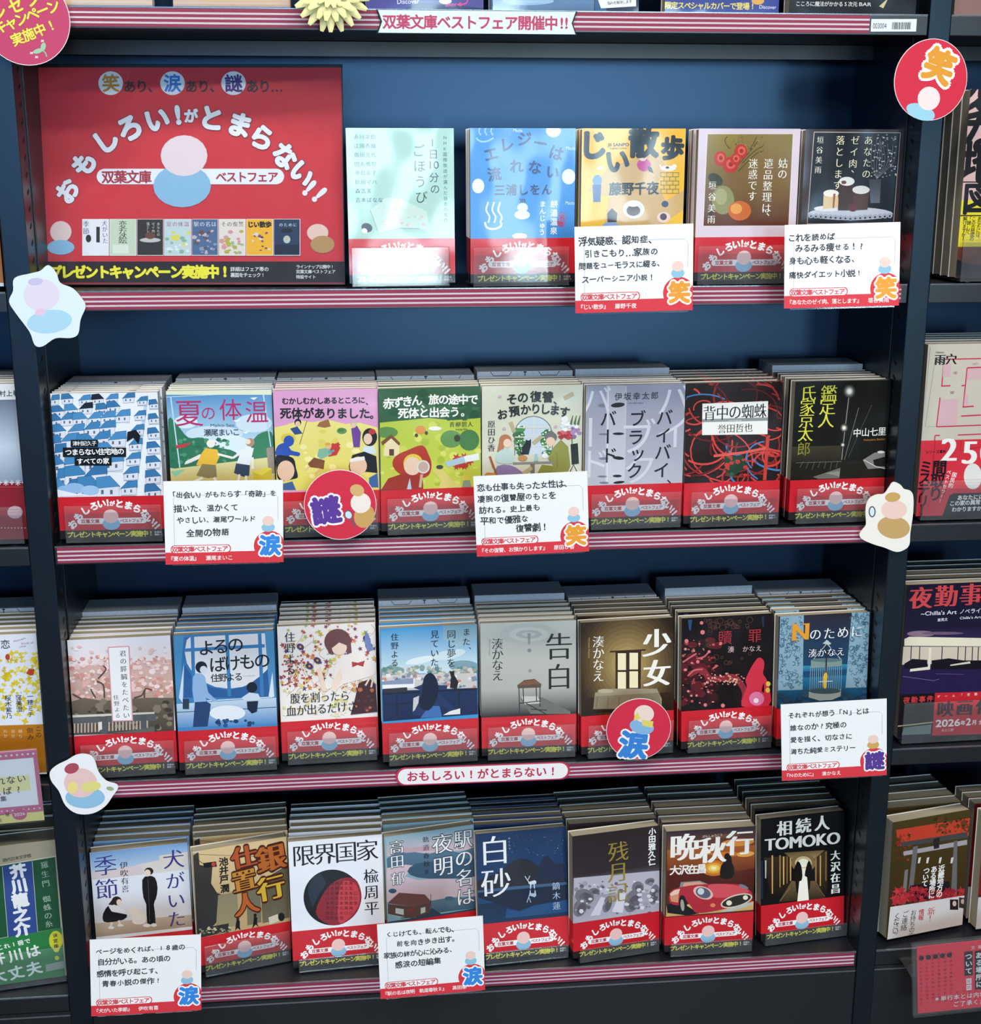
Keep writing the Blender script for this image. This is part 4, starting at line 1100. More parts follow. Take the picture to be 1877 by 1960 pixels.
@cover('42')
def _(a, t):
    a.poly('#e2c492', [(1080, 440), (1830, 310), (1840, 760), (1090, 800)], '#cbb084'); a.rect('#d9cfc0', 1010, 330, 1080, 460)
    a.poly('#3c3a34', [(1025, 480), (1070, 450), (1080, 560), (1190, 580), (1180, 720), (1230, 800), (1310, 830), (1310, 960), (1200, 1080), (1050, 1180)], '#2c2c30'); a.poly('#8f8468', [(1240, 820), (1400, 790), (1420, 1080), (1220, 1110)], '#9a8e6c')
    a.poly('#5c5644', [(1600, 720), (1700, 640), (1840, 560), (1850, 1010), (1620, 1060)], '#6c644e'); a.poly('#77705a', [(1480, 760), (1600, 740), (1610, 1050), (1490, 1080)])
    a.poly('#2e2c2a', [(1060, 1110), (1330, 1060), (1330, 1130), (1060, 1190)]); a.scatter(['#8a8470', '#c9bf9c', '#4a463c'], 40, 1080, 1090, 1340, 1150, 6, 16, 3, 5)
    a.poly('#d2c8b0', [(1670, 1010), (1750, 980), (1760, 1040), (1680, 1070)]); a.ell('#191819', 1780, 1005, 28, 36)
    a.poly('#181618', [(1110, 545), (1220, 530), (1230, 575), (1120, 585)]); a.ell('#c2443a', 1200, 555, 18, 18); a.line('#2a2826', 5, [(1040, 500), (1120, 555)]); a.line('#2a2826', 3, [(1080, 470), (1830, 500)])
    a.poly('#151416', [(1390, 1070), (1400, 1020), (1425, 1040), (1425, 1090), (1432, 1120), (1405, 1100), (1385, 1125)]); a.ell('#151416', 1408, 1024, 12, 14); a.poly('#151416', [(1540, 1060), (1545, 1000), (1575, 1010), (1572, 1060), (1590, 1095), (1560, 1070), (1530, 1105)]); a.ell('#151416', 1556, 990, 13, 15)
    for ch, x, y, z, c in (('銀', 1690, 500, 260, '#b8642a'), ('行', 1690, 755, 240, '#d9b23a'), ('仕', 1460, 490, 220, '#b8542a'), ('置', 1462, 690, 215, '#c98a34'), ('人', 1480, 890, 220, '#c0602c')):
        t.text(c, ch, x, y, size=z, st='M', rot=.09, oc='#4a1c12', ow=.035)
    t.text('#1a1718', '池井戸', 1285, 530, 1290, 680, 82, 'b'); t.text('#1a1718', '潤', 1297, 760, size=80, st='b')
@cover('43')
def _(a, t):
    a.ell('#15151c', 472, 970, 246, 238, 0, 48); a.poly('#8c2430', [(330, 1100), (420, 900), (540, 810), (660, 810), (712, 900), (716, 1010), (660, 1120), (560, 1195), (440, 1200)], smooth=3)
    a.poly('#c43a44', [(540, 860), (650, 840), (700, 930), (690, 1050), (600, 1160), (520, 1170)], smooth=3)
    a.poly('#26303e', [(300, 800), (370, 760), (420, 850), (350, 960), (300, 1060), (260, 900)])
    rr = random.Random(2)
    chs = '危機国家日本変化経済人口社会世代再生'
    for c in range(7):
        for r_ in range(8):
            x, y = 430 + c * 40, 850 + r_ * 42
            if ((x - 472) / 230) ** 2 + ((y - 970) / 225) ** 2 < .86:
                t.text('#3a0f16', rr.choice(chs), x, y, size=34, st='n')
    t.text('#17161c', '限界国家', 225, 612, 768, 565, 205, 'm'); t.text('#17161c', '楡周平', 802, 785, 808, 1060, 135, 'm')
@cover('44')
def _(a, t):
    a.poly('#86aebc', [(930, 460), (1670, 340), (1675, 560), (935, 620)], '#d9b8c0'); a.poly('#5a7a92', [(935, 640), (1010, 590), (1150, 580), (1300, 600), (1420, 560), (1560, 590), (1680, 540), (1685, 700), (940, 720)], '#48657e')
    a.poly('#d3bcc6', [(935, 720), (1100, 690), (1180, 700), (1090, 790), (1200, 820), (1690, 790), (1695, 1000), (930, 1010)], '#c0b4c2'); a.poly('#3d5a72', [(1110, 750), (1190, 680), (1400, 660), (1690, 640), (1692, 790), (1400, 810), (1200, 800)], smooth=2)
    a.poly('#c0a4b0', [(940, 560), (1300, 530), (1420, 560), (1100, 590)]); a.poly('#5c7c94', [(1300, 1000), (1470, 970), (1692, 960), (1700, 1060), (1300, 1110)], '#3c5a72'); a.ell('#38566e', 985, 915, 34, 20); a.ell('#48667e', 1470, 980, 40, 20)
    a.poly('#2c4258', [(930, 1160), (1240, 1120), (1320, 1060), (1400, 1110), (1700, 1060), (1700, 1200), (930, 1215)]); a.poly('#7fa0b0', [(930, 1110), (1060, 1150), (1200, 1140), (930, 1180)])
    a.poly('#6c4a48', [(940, 1020), (1040, 930), (1260, 945), (1320, 1010), (1160, 1050)]); a.poly('#5a4440', [(945, 1025), (1160, 1050), (1310, 1010), (1300, 1100), (1150, 1150), (945, 1110)]); a.poly('#b9c4c4', [(1010, 1060), (1080, 1070), (1080, 1120), (1010, 1105)]); a.poly('#b9c4c4', [(1225, 1060), (1265, 1050), (1265, 1095), (1225, 1110)]); a.poly('#7a3a3c', [(1100, 1075), (1160, 1055), (1180, 1085), (1140, 1095)]); a.line('#3a3a40', 5, [(1310, 940), (1312, 1060)])
    t.text('#f1f1f0', '駅の名は', 1588, 470, 1606, 962, 165, 'm', oc='#3a4a5c', ow=.02); t.text('#f1f1f0', '夜明', 1410, 510, 1416, 700, 180, 'm', oc='#3a4a5c', ow=.02); t.text('#f1f1f0', '高田', 1020, 540, 1024, 662, 125, 'm', oc='#3a4a5c', ow=.02); t.text('#f1f1f0', '郁', 1030, 808, size=120, st='m', oc='#3a4a5c', ow=.02); t.text('#22282e', '軌道春秋Ⅱ', 1268, 475, 1276, 752, 56, 'm')
@cover('45')
def _(a, t):
    a.fill('#0f2a52', '#153c6c', .45, 1); a.fill('#0e2444', '#123a66', 0, .45)
    a.scatter(['#8aa6c8', '#5a7ca8', '#c4d4e4'], 46, 300, 400, 910, 680, 1.5, 4, 3, 5); a.scatter(['#5a7ca8', '#8aa6c8'], 16, 400, 1050, 920, 1220, 1.5, 4, 5, 5)
    a.poly('#23222c', [(110, 900), (300, 820), (430, 720), (520, 692), (620, 720), (760, 830), (930, 880), (935, 930), (115, 985)], smooth=3); a.poly('#15203a', [(640, 830), (720, 680), (760, 660), (830, 740), (910, 730), (930, 900), (650, 900)])
    a.poly('#3a5a80', [(115, 985), (400, 950), (935, 905), (938, 930), (400, 985), (118, 1005)]); a.poly('#101c34', [(118, 1005), (935, 930), (940, 1060), (640, 1110), (500, 1170), (380, 1130), (120, 1050)]); a.poly('#1a4676', [(380, 1150), (500, 1175), (640, 1120), (940, 1070), (942, 1180), (370, 1240)])
    a.poly('#cfd9e4', [(585, 905), (640, 888), (655, 900), (652, 925), (640, 920), (642, 965), (634, 965), (630, 925), (610, 928), (606, 968), (598, 968), (598, 930), (580, 915)]); a.line('#cfd9e4', 7, [(585, 905), (550, 852)]); a.line('#cfd9e4', 6, [(580, 885), (595, 848)])
    a.poly('#a8b8cc', [(588, 1030), (640, 1045), (655, 1030), (648, 985), (640, 975), (636, 1010), (606, 1008), (602, 975), (596, 980)]); a.line('#a8b8cc', 7, [(590, 1030), (568, 1095)]); a.line('#a8b8cc', 6, [(588, 1050), (606, 1095)])
    t.text('#e6eaf0', '白', 272, 612, size=290, st='m'); t.text('#e6eaf0', '砂', 285, 912, size=290, st='m'); t.text('#a9bcd2', '鏑木', 836, 942, 840, 1030, 76, 'm'); t.text('#a9bcd2', '蓮', 842, 1125, size=74, st='m'); t.text('#c8d4e2', 'はくしゃ', 405, 502, 410, 596, 20)
@cover('46')
def _(a, t):
    a.fill('#2c2528', '#332b30', .68, 1); a.fill('#332b30', '#777380', .52, .68); a.fill('#9a97a6', '#c8c5d0', 0, .52)
    a.poly('#b4b1bf', [(1000, 870), (1790, 800), (1790, 1000), (1000, 1030)], '#bdbac6')
    for x, y, rx, ry, r in ((1100, 1040, 90, 70, .3), (1060, 1140, 60, 90, .4), (1310, 1110, 40, 80, .3), (1590, 960, 55, 60, .2), (1540, 1080, 70, 110, .4), (1740, 1020, 45, 95, .2), (1700, 900, 46, 30, -.3), (1190, 990, 50, 30, 0)):
        a.ell('#77737e', x, y, rx, ry, r); a.ell('#5c5862', x + rx * .2, y + ry * .15, rx * .65, ry * .65, r)
    a.scatter(['#8c8894', '#a09ca8', '#6a6670', '#d8d6de'], 90, 1010, 900, 1780, 1200, 8, 26, 4, 6)
    a.poly('#d4d1dc', [(1350, 1180), (1420, 1010), (1480, 1010), (1450, 1190)]); a.poly('#d0cdd8', [(1150, 1220), (1250, 1040), (1290, 1050), (1240, 1210)])
    t.text('#97853a', '残月記', 1410, 622, 1405, 1002, 195, 'm'); t.text('#f0f0f0', '小田雅久仁', 1722, 440, 1718, 718, 70, 'b')
@cover('47')
def _(a, t):
    a.poly('#2b2a36', [(145, 420), (835, 375), (835, 560), (150, 600)], '#7c4424'); a.poly('#a85a26', [(148, 560), (835, 520), (832, 740), (150, 760)], '#5c2418'); a.poly('#5c2014', [(150, 720), (600, 740), (832, 700), (832, 920), (145, 900)], '#3a1a14')
    for x, y, rx, ry, c in ((700, 500, 130, 30, '#d98a3c'), (560, 600, 150, 26, '#c9702c'), (760, 590, 70, 22, '#e0a04a'), (600, 450, 120, 16, '#6c4a38'), (420, 620, 120, 22, '#8a4a24')):
        a.ell(c, x, y, rx, ry, -.08)
    for k, c in ((1, '#c9702a'), (.7, '#e39a34'), (.45, '#f2c858'), (.22, '#faecb0')):
        a.ell(c, 512, 700, 100 * k, 62 * k)
    a.poly('#170f10', [(595, 600), (620, 582), (650, 610), (655, 660), (672, 700), (660, 775), (565, 775), (570, 680), (598, 650)], smooth=2)
    a.poly('#e0b878', [(145, 990), (830, 960), (825, 1025), (140, 1080)], '#c9a062'); a.poly('#1c1a20', [(145, 985), (250, 960), (400, 1055), (300, 1070), (150, 1050)])
    a.poly('#8c8a90', [(245, 860), (255, 810), (400, 798), (470, 825), (440, 850)]); a.poly('#d9a08a', [(270, 850), (280, 815), (400, 806), (450, 828)])
    a.poly('#b42a38', [(165, 905), (200, 865), (330, 835), (470, 825), (620, 822), (720, 830), (800, 880), (812, 910), (790, 985), (640, 1010), (500, 1040), (380, 1050), (335, 1000), (280, 930), (250, 940), (240, 990), (170, 970)], smooth=3)
    a.poly('#d6505a', [(470, 832), (620, 826), (740, 850), (780, 890), (600, 930), (500, 920)], smooth=3); a.poly('#e8c8b8', [(170, 900), (205, 872), (250, 862), (235, 910), (180, 930)]); a.poly('#d9906a', [(170, 920), (240, 900), (235, 970), (180, 960)])
    a.ell('#17171a', 272, 985, 32, 75, -.1); a.ell('#a8a294', 268, 990, 15, 46, -.1); a.ell('#e6b8b4', 430, 893, 80, 48, .35); a.ell('#5a6070', 430, 893, 60, 40, .35); a.ell('#cfd4dc', 412, 882, 26, 26)
    a.ell('#d9c8b0', 690, 955, 128, 48, -.28, 28); a.ell('#2c2622', 690, 955, 116, 38, -.28, 28); a.ell('#e6e2c8', 632, 972, 22, 20); a.ell('#e6e2c8', 760, 930, 20, 18); a.ell('#d98a5a', 505, 990, 20, 15); a.ell('#7a7a84', 745, 845, 40, 14, .4); a.poly('#b9b8bc', [(560, 1040), (800, 965), (810, 985), (640, 1040)])
    for ch, x, y, z in (('晩', 285, 535, 235), ('秋', 500, 558, 225), ('行', 715, 500, 215)):
        t.text('#f3efe8', ch, x, y, size=z, st='M')
    t.text('#f3efe8', '大沢在昌', 208, 716, 418, 704, 82, 'b'); t.text('#e8d8c8', 'ばんしゅうこう', 435, 452, 570, 440, 24)
@cover('48')
def _(a, t):
    a.poly('#3a2c1c', [(905, 620), (1120, 600), (1120, 860), (960, 940)], '#17120c'); a.poly('#4a3822', [(1290, 620), (1400, 560), (1400, 900), (1310, 870)], '#1c150d'); a.poly('#6b5434', [(1060, 580), (1380, 560), (1270, 650), (1150, 650)], '#b89a68')
    for x, y0, y1, c in ((970, 600, 900, '#d9a868'), (1030, 600, 850, '#a8804a'), (1058, 610, 830, '#e0b478'), (1085, 610, 820, '#8a6638'), (1112, 620, 800, '#d9a868'), (1310, 620, 820, '#a8804a'), (1345, 600, 840, '#c99a5c'), (1388, 570, 800, '#8a6638'), (918, 640, 780, '#b9c0c8')):
        a.poly(c, [(x - 6, y0), (x + 6, y0), (x + 4, y1), (x - 4, y1)])
    a.poly('#6e5a40', [(1120, 800), (1310, 800), (1390, 940), (1020, 965)], '#2c2218')
    for k, c in ((1, '#8a7048'), (.7, '#d9c08a'), (.45, '#fbf4dc')):
        a.ell(c, 1212, 660, 95 * k, 75 * k)
    a.poly('#f6f0e2', [(1190, 700), (1235, 700), (1255, 950), (1165, 960)])
    a.poly('#15100e', [(1150, 680), (1170, 645), (1195, 680), (1205, 760), (1195, 800), (1180, 805), (1172, 890), (1158, 888), (1150, 805), (1135, 800), (1128, 740)], smooth=2); a.poly('#15100e', [(1235, 690), (1255, 640), (1275, 680), (1290, 760), (1270, 770), (1262, 860), (1250, 865), (1245, 775), (1222, 760)], smooth=2)
    a.line('#8a6a3c', 5, [(1030, 955), (1110, 850)]); a.line('#6c5430', 5, [(1380, 920), (1320, 850)]); a.poly('#1c2c4a', [(885, 640), (895, 640), (895, 940), (882, 940)])
    t.text('#f0ede6', '相続人', 1066, 387, 1358, 347, 122, 'M'); t.word('#f0ede6', 'TOMOKO', 915, 520, 1495, 462, 128, 'M'); t.text('#f0ede6', '大沢在昌', 1462, 600, 1463, 860, 78, 'M')

# ------------------------------------------------------------------ the 29 stacks of the fair
# base colour, spine colour, short description, label of the front copy
INFO = {
 '11': ('#a8cdc0', '#c9d8d0', 'mint green', 'mint green paperback with a mushroom and columns of small names, next to the poster'),
 '12': ('#3d8bd2', '#2f6fb0', 'sky blue', 'sky blue paperback with steam marks and a wavy navy title'),
 '13': ('#ecb424', '#d8a020', 'mustard yellow', 'mustard yellow paperback with huge black brushed title and a brick wall'),
 '14': ('#d8c8d4', '#d8c8d4', 'rose still-life', 'paperback with a framed still life of red roses, pear and orange apple'),
 '15': ('#35211b', '#2a1a16', 'dark cake', 'dark brown paperback with iced cakes on a lace cloth and cream title'),
 '21': ('#e6ebf3', '#e6ebf3', 'blue rooftops', 'white paperback covered with drawings of blue roofed houses'),
 '22': ('#a8c8dc', '#8fb4cc', 'summer playground', 'paperback with two running children under a blue sky and magenta title'),
 '23': ('#d99cc6', '#d99cc6', 'pink folk-tale', 'pink and yellow paperback crowded with painted folk tale figures'),
 '24': ('#2e5a38', '#2e5a38', 'green red-hood', 'green and yellow paperback with a big red hooded figure and white title'),
 '25': ('#d2d2be', '#d2d2be', 'cream tearoom', 'cream paperback with two people at a table before an arched window'),
 '26': ('#a6a8b6', '#8a8c9c', 'silver grey', 'silver grey paperback with large black and white vertical lettering'),
 '27': ('#1f0c0c', '#5a1616', 'red cables', 'paperback covered with tangled red and blue cables and a white title box'),
 '28': ('#14110c', '#1a1712', 'night street', 'black paperback with night street lamps and yellow vertical title'),
 '31': ('#e2dee6', '#d9cfd2', 'cherry blossom', 'pale paperback with cherry blossom above a railing and a narrow white title box'),
 '32': ('#2f6ea8', '#2f6ea8', 'blue moonlit room', 'blue paperback with two figures before a window full of moon'),
 '33': ('#ece4e0', '#ddd2cc', 'flower girl', 'white paperback with a brown haired girl among many coloured flowers'),
 '34': ('#3a93cc', '#24406c', 'blue sky balcony', 'paperback with a long haired figure and a cat on a railing under blue sky'),
 '35': ('#b0b0aa', '#3a3a3a', 'grey school desk', 'grey paperback with a lone school desk and two big black characters'),
 '36': ('#26180c', '#2c1c10', 'brown window', 'dark brown paperback with a glowing four paned window above a bed'),
 '37': ('#140a0d', '#2a1014', 'black and red', 'black paperback with a red figure and pink splashes'),
 '38': ('#1c3c58', '#24405a', 'blue birdcage', 'blue paperback with lace curtains, a white birdcage and an orange letter'),
 '41': ('#dfe2ec', '#c9ccd8', 'boy and dog', 'white and blue paperback with a figure in black, a crouching girl and a pale dog'),
 '42': ('#bfa274', '#6a5a40', 'sepia crossing', 'sepia street paperback with bronze outlined title and a red signal'),
 '43': ('#e9ebf2', '#dcdee6', 'white with dark disc', 'white paperback with a large black and red disc under its black title'),
 '44': ('#86aebc', '#5a7890', 'lakeside station', 'paperback with a small station by a pink river and white outlined title'),
 '45': ('#10294e', '#102444', 'night lake', 'dark blue night paperback with a small white deer mirrored in a lake'),
 '46': ('#6a6672', '#3a343a', 'grey moonscape', 'grey rocky moonscape paperback with gold vertical title'),
 '47': ('#4a2a22', '#5a2a20', 'red sports car', 'sunset paperback with a red open sports car and white title'),
 '48': ('#0f0f12', '#17171b', 'dark corridor', 'black paperback with two silhouettes in a lit corridor'),
}
NTH = ['second', 'third', 'fourth', 'fifth', 'sixth', 'seventh']
for key, (x, y, yaw, lean) in POSE.items():
    z = SHELF[int(key[0])]
    n, th, lip, bx = STACK[key]
    base, spine, short, label = INFO[key]
    grp = short + ' paperbacks'
    fr = frame(x, y, z + .0045, yaw, lean)
    root = make_book(fr, BW, BH, th, base, spine, DRAW[key], Z[key], label, grp)
    yb = yaw * .3
    off = th / math.cos(lean) + .0006
    extra = BW / 2 * abs(math.sin(yaw) - math.sin(yb)) + .0004
    rr = random.Random(int(key))
    d = 0
    for i in range(n):
        d = off * (i + 1) + extra
        fb = frame(x - math.sin(yb) * d + rr.uniform(-.0012, .0012), y + math.cos(yb) * d, z + .0045, yb, lean)
        copy_behind(root, fb, '%s copy from the front in the stack of %s paperbacks' % (NTH[i], short), 'further copies of the ' + grp)
    d += off
    acrylic_stand(x + (0.002 if key[0] != '1' else -.002), y, z, yaw, .097 if key not in ('48',) else .104, min(d + .01, .12), lip,
                  'clear acrylic stand with low front lip under the %s paperbacks' % short)
    if bx:
        slack = .1505 * math.sin(lean) + .004
        filler_box(x - math.sin(yb) * d, y + d + slack + .002, z + .0002, yb, .1035, min(bx[0], DEPTH - .004 - (y + d + slack)), BH * math.cos(lean) + .0045 + bx[1] - (.006 if key[0] == '3' else .003),
                   'pale grey cardboard box filling the shelf behind the %s paperbacks' % short, bx[2])

# ------------------------------------------------------------------ striped paper strips on the shelf edges
def edge_strip(k, x0, x1, label):
    z = SHELF[k]
    w = x1 - x0
    t = empty('shelf_edge_strip', Matrix.Translation(((x0 + x1) / 2, -.0034, z - .0168)), label, 'paper strip', 'striped shelf edge strips')
    s = Print(Matrix(), w, .0164)
    s.solid([(-w / 2, w / 2, 0, .0003, 0, .0164)], '#8f2846')
    part('paper', s.mesh('paper'), M['matte'], t)
    me = boxes_mesh('white_stripe', [(-w / 2 + .0002, w / 2 - .0002, -.00012, 0, 0, .0017)])
    me.materials.append(M['stripe'])
    for v in (.0027, .0070, .0114):
        link(bpy.data.objects.new('white_stripe', me), t).location = (0, -.00002, v)
M['stripe'] = mat_paint('pale_pink_stripe', '#cfc0cc', 0.6)
edge_strip(0, -.43, .376, 'red and white striped paper strip along the topmost shelf edge')
edge_strip(1, -.432, .428, 'red and white striped strip on the shelf edge under the poster')
edge_strip(2, -.432, .428, 'red and white striped strip on the shelf edge under the rooftops book row')
edge_strip(3, -.432, .428, 'red and white striped strip on the shelf edge behind the oval slogan sign')
edge_strip(4, -.432, .432, 'red and white striped strip on the lowest shelf edge above the plinth')

# ------------------------------------------------------------------ flat signs: a thing with its board and its print
def sign(name, fr, w, h, zoom, label, cat, base, draw, outline=None, thick=.0008, mat='matte', group=None, board='board', local=False, start=5e-5):
    """a flat card: base board cut to its outline (u, v), printed on the front"""
    t = empty(name, fr, label, cat, group)
    if outline is None:
        outline = [(-w / 2, 0), (w / 2, 0), (w / 2, h), (-w / 2, h)]
    n = len(outline)
    tr = tessellate_polygon([[Vector((a, b, 0)) for a, b in outline]])
    V = [(a, 0, b) for a, b in outline] + [(a, thick, b) for a, b in outline]
    area = sum(outline[i][0] * outline[(i + 1) % n][1] - outline[(i + 1) % n][0] * outline[i][1] for i in range(n))
    Fc = []
    for q in tr:
        p = [outline[i] for i in q]
        ar = (p[1][0] - p[0][0]) * (p[2][1] - p[0][1]) - (p[2][0] - p[0][0]) * (p[1][1] - p[0][1])
        q = q if ar > 0 else tuple(q)[::-1]
        Fc += [tuple(q), tuple(i + n for i in q)[::-1]]
    for i in range(n):
        j = (i + 1) % n
        Fc.append((i, n + i, n + j, j) if area > 0 else (i, j, n + j, n + i))
    me = bpy.data.meshes.new(board)
    me.from_pydata(V, [], Fc)
    at = me.color_attributes.new('ink', 'FLOAT_COLOR', 'POINT')
    at.data.foreach_set('color', np.tile(np.array(lin(base) + (1,)), (len(V), 1)).ravel())
    b = part(board, me, M[mat], t)
    if draw:
        s = Print(fr, w, h, zoom, step=5e-6, start=start)
        s.local = local
        draw(s)
        part('print', s.mesh('print'), M[mat], b)
    return t

def place(px, py, Y, yaw=0., lean=0., roll=0.):
    d = CAM_R * ((px - 938.5) / F_PX) - CAM_U * ((py - 980.0) / F_PX) + CAM_F
    p = CAM_POS + d * ((Y - CAM_POS.y) / d.y)
    return p

# poster --------------------------------------------------------------------
PW, PH = .3085, .2165
pfr = frame(-.2899, .056, SHELF[1] + .001, -.085, .130)
poster = empty('poster_panel', pfr, 'large red poster in a clear sleeve leaning at the left end of the top row', 'poster')
o = bevel(part('black_backing', boxes_mesh('black_backing', [(-PW / 2, PW / 2, .0006, .004, 0, PH)]), M['black'], poster), .0005)
s = Print(pfr, PW, PH, (0, 0, 2.681))
s.solid([(-PW / 2 + .0012, PW / 2 - .0012, .0, .0006, .001, PH - .0035)], '#d02233')
sheet = part('poster_sheet', s.mesh('poster_sheet'), M['sleeve'], poster)
s = Print(pfr, PW, PH, (0, 0, 2.681), start=1e-4)
ZT, ZB = (0, 0, 2.681), (0, 300, 2.681)
for x, ch, c in ((568, '笑', '#c98a2c'), (885, '涙', '#2f7fd0'), (1198, '謎', '#4a2a80')):
    s.ell('#e4eaf2', x, 427, 63, 61, 0, 32); s.text(c, ch, x, 427, size=92, st='b')
for x, w in ((665, 'あり、'), (982, 'あり、'), (1295, 'あり…')):
    s.text('#3a1c24', w, x, 443, x + 125, 443, 66, 'b')
for ch, x, y, r, z in (('お', 345, 980, .95, 118), ('も', 430, 838, .8, 125), ('し', 540, 720, .62, 130), ('ろ', 665, 655, .42, 135), ('い', 805, 612, .22, 130), ('!', 913, 590, .1, 125), ('が', 980, 595, 0, 72), ('と', 1085, 605, -.12, 130), ('ま', 1230, 640, -.3, 130), ('ら', 1345, 705, -.5, 130), ('な', 1462, 800, -.7, 130), ('い', 1550, 890, -.85, 125)):
    s.text('#e8ecf4', ch, x, y, size=z, st='h', rot=r, oc='#7a1626', ow=.03)
s.zoom = ZB
s.text('#e8ecf4', '!', 1588, 160, size=120, st='h', rot=-.75); s.text('#e8ecf4', '!', 1640, 195, size=120, st='h', rot=-.85)
pill = [(537 - 40 * math.sin(a), 102 + 40 * math.cos(a)) for a in [i * math.pi / 10 for i in range(11)]] + [(1418 + 40 * math.sin(a), 102 - 40 * math.cos(a)) for a in [i * math.pi / 10 for i in range(11)]]
s.poly('#e8ecf4', pill)
s.text('#a8243a', '双葉文庫', 555, 104, 745, 104, 68, 'b'); s.text('#a8243a', 'ベストフェア', 1135, 104, 1400, 104, 58, 'b')
# plain colour fields in place of the printed characters
s.ell('#8dbcdc', 935, 150, 148, 110); s.ell('#e6d6dc', 945, -5, 120, 105)
s.ell('#e8cfcc', 313, 385, 55, 55); s.ell('#8dbcdc', 313, 465, 70, 38); s.ell('#e8c8bc', 1630, 390, 55, 45); s.ell('#b8915a', 1655, 450, 62, 45)
for i, (bg, tx, fg) in enumerate((('#e9e9ee', '犬がいた季節', '#3c3c82'), ('#c9d8c0', '変な絵', '#23211f'), ('#1d171a', 'あなたの', '#d8d0c0'), ('#c4d8dc', '夏の体温', '#a83a6a'), ('#4a6a94', '駅の名は', '#e6e6ea'), ('#e6dcd4', 'その復讐、', '#2a2622'), ('#e8b62c', 'じい散歩', '#1c1a18'), ('#233a5c', 'Nのために', '#d8e0ec'))):
    x = 425 + i * 140.2
    s.rect('#eeeeee', x - 2, 320, x + 135, 508); s.rect(bg, x, 322, x + 132, 505)
    if i == 1:
        s.text(fg, tx, x + 66, 350, x + 66, 425, 46, 'm'); s.rect('#dfe6da', x + 14, 452, x + 95, 496)
    elif i == 0:
        s.text(fg, '犬がいた', x + 112, 342, x + 116, 432, 30, 'm'); s.text(fg, '季節', x + 18, 345, x + 18, 382, 34, 'm'); s.rect('#17171c', x + 70, 360, x + 88, 440); s.ell('#17171c', x + 30, 420, 14, 20)
    elif i == 2:
        s.text(fg, 'あなたの', x + 108, 345, x + 108, 400, 17); s.text(fg, 'ゼイ肉、', x + 82, 345, x + 82, 400, 17); s.text(fg, '落とします', x + 55, 345, x + 55, 410, 17); s.ell('#c9c6c6', x + 66, 428, 54, 12); s.ell('#6a3a2c', x + 66, 405, 26, 18)
    elif i == 6:
        s.text(fg, tx, x + 20, 348, x + 112, 348, 32, 'h'); s.scatter(['#3a3228', '#d8d2c8', '#8a4a6a'], 14, x + 12, 390, x + 120, 490, 6, 13, 4)
    elif i == 7:
        s.text(fg, 'のために', x + 36, 350, x + 108, 350, 20, 'm'); s.ell('#b9c4c4', x + 66, 425, 18, 20); s.ell('#e2b63a', x + 66, 420, 4, 9); s.rect('#16233c', x + 4, 452, x + 128, 500); s.ell('#0e1626', x + 66, 380, 30, 12)
    else:
        s.text(fg, tx[:4], x + 22, 346, x + 112, 346, 27, 'm')
        s.scatter({3: ['#8fb89a', '#e6d84a', '#e8ecec'], 4: ['#8a9cb8', '#6a4a48', '#c8b8c4'], 5: ['#d89aa0', '#9cb88a', '#b8b04a']}[i], 26, x + 10, 380, x + 122, 495, 6, 16, i)
s.rect('#231c20', 190, 538, 1790, 645)
s.text('#e9e23c', 'プレゼントキャンペーン実施中!', 285, 592, 1155, 590, 70, 'h')
s.text('#e8e8e8', '詳細はフェア帯の', 1195, 577, 1368, 577, 25, 's'); s.text('#e8e8e8', '裏面をチェック!', 1195, 607, 1350, 607, 25, 's')
s.text('#e8e8e8', 'ラインナップ公開中!', 1530, 565, 1705, 565, 21, 's'); s.text('#e8e8e8', '双葉文庫ベストフェア', 1530, 590, 1712, 590, 21, 's'); s.text('#e8e8e8', '特設サイト', 1530, 617, 1612, 617, 21, 's')
part('poster_lettering', s.mesh('poster_lettering'), M['sleeve'], sheet)
part('clear_sleeve', boxes_mesh('clear_sleeve', [(-PW / 2, PW / 2, -.0016, -.0012, 0, PH - .004)]), M['sleeve_clear'], poster)

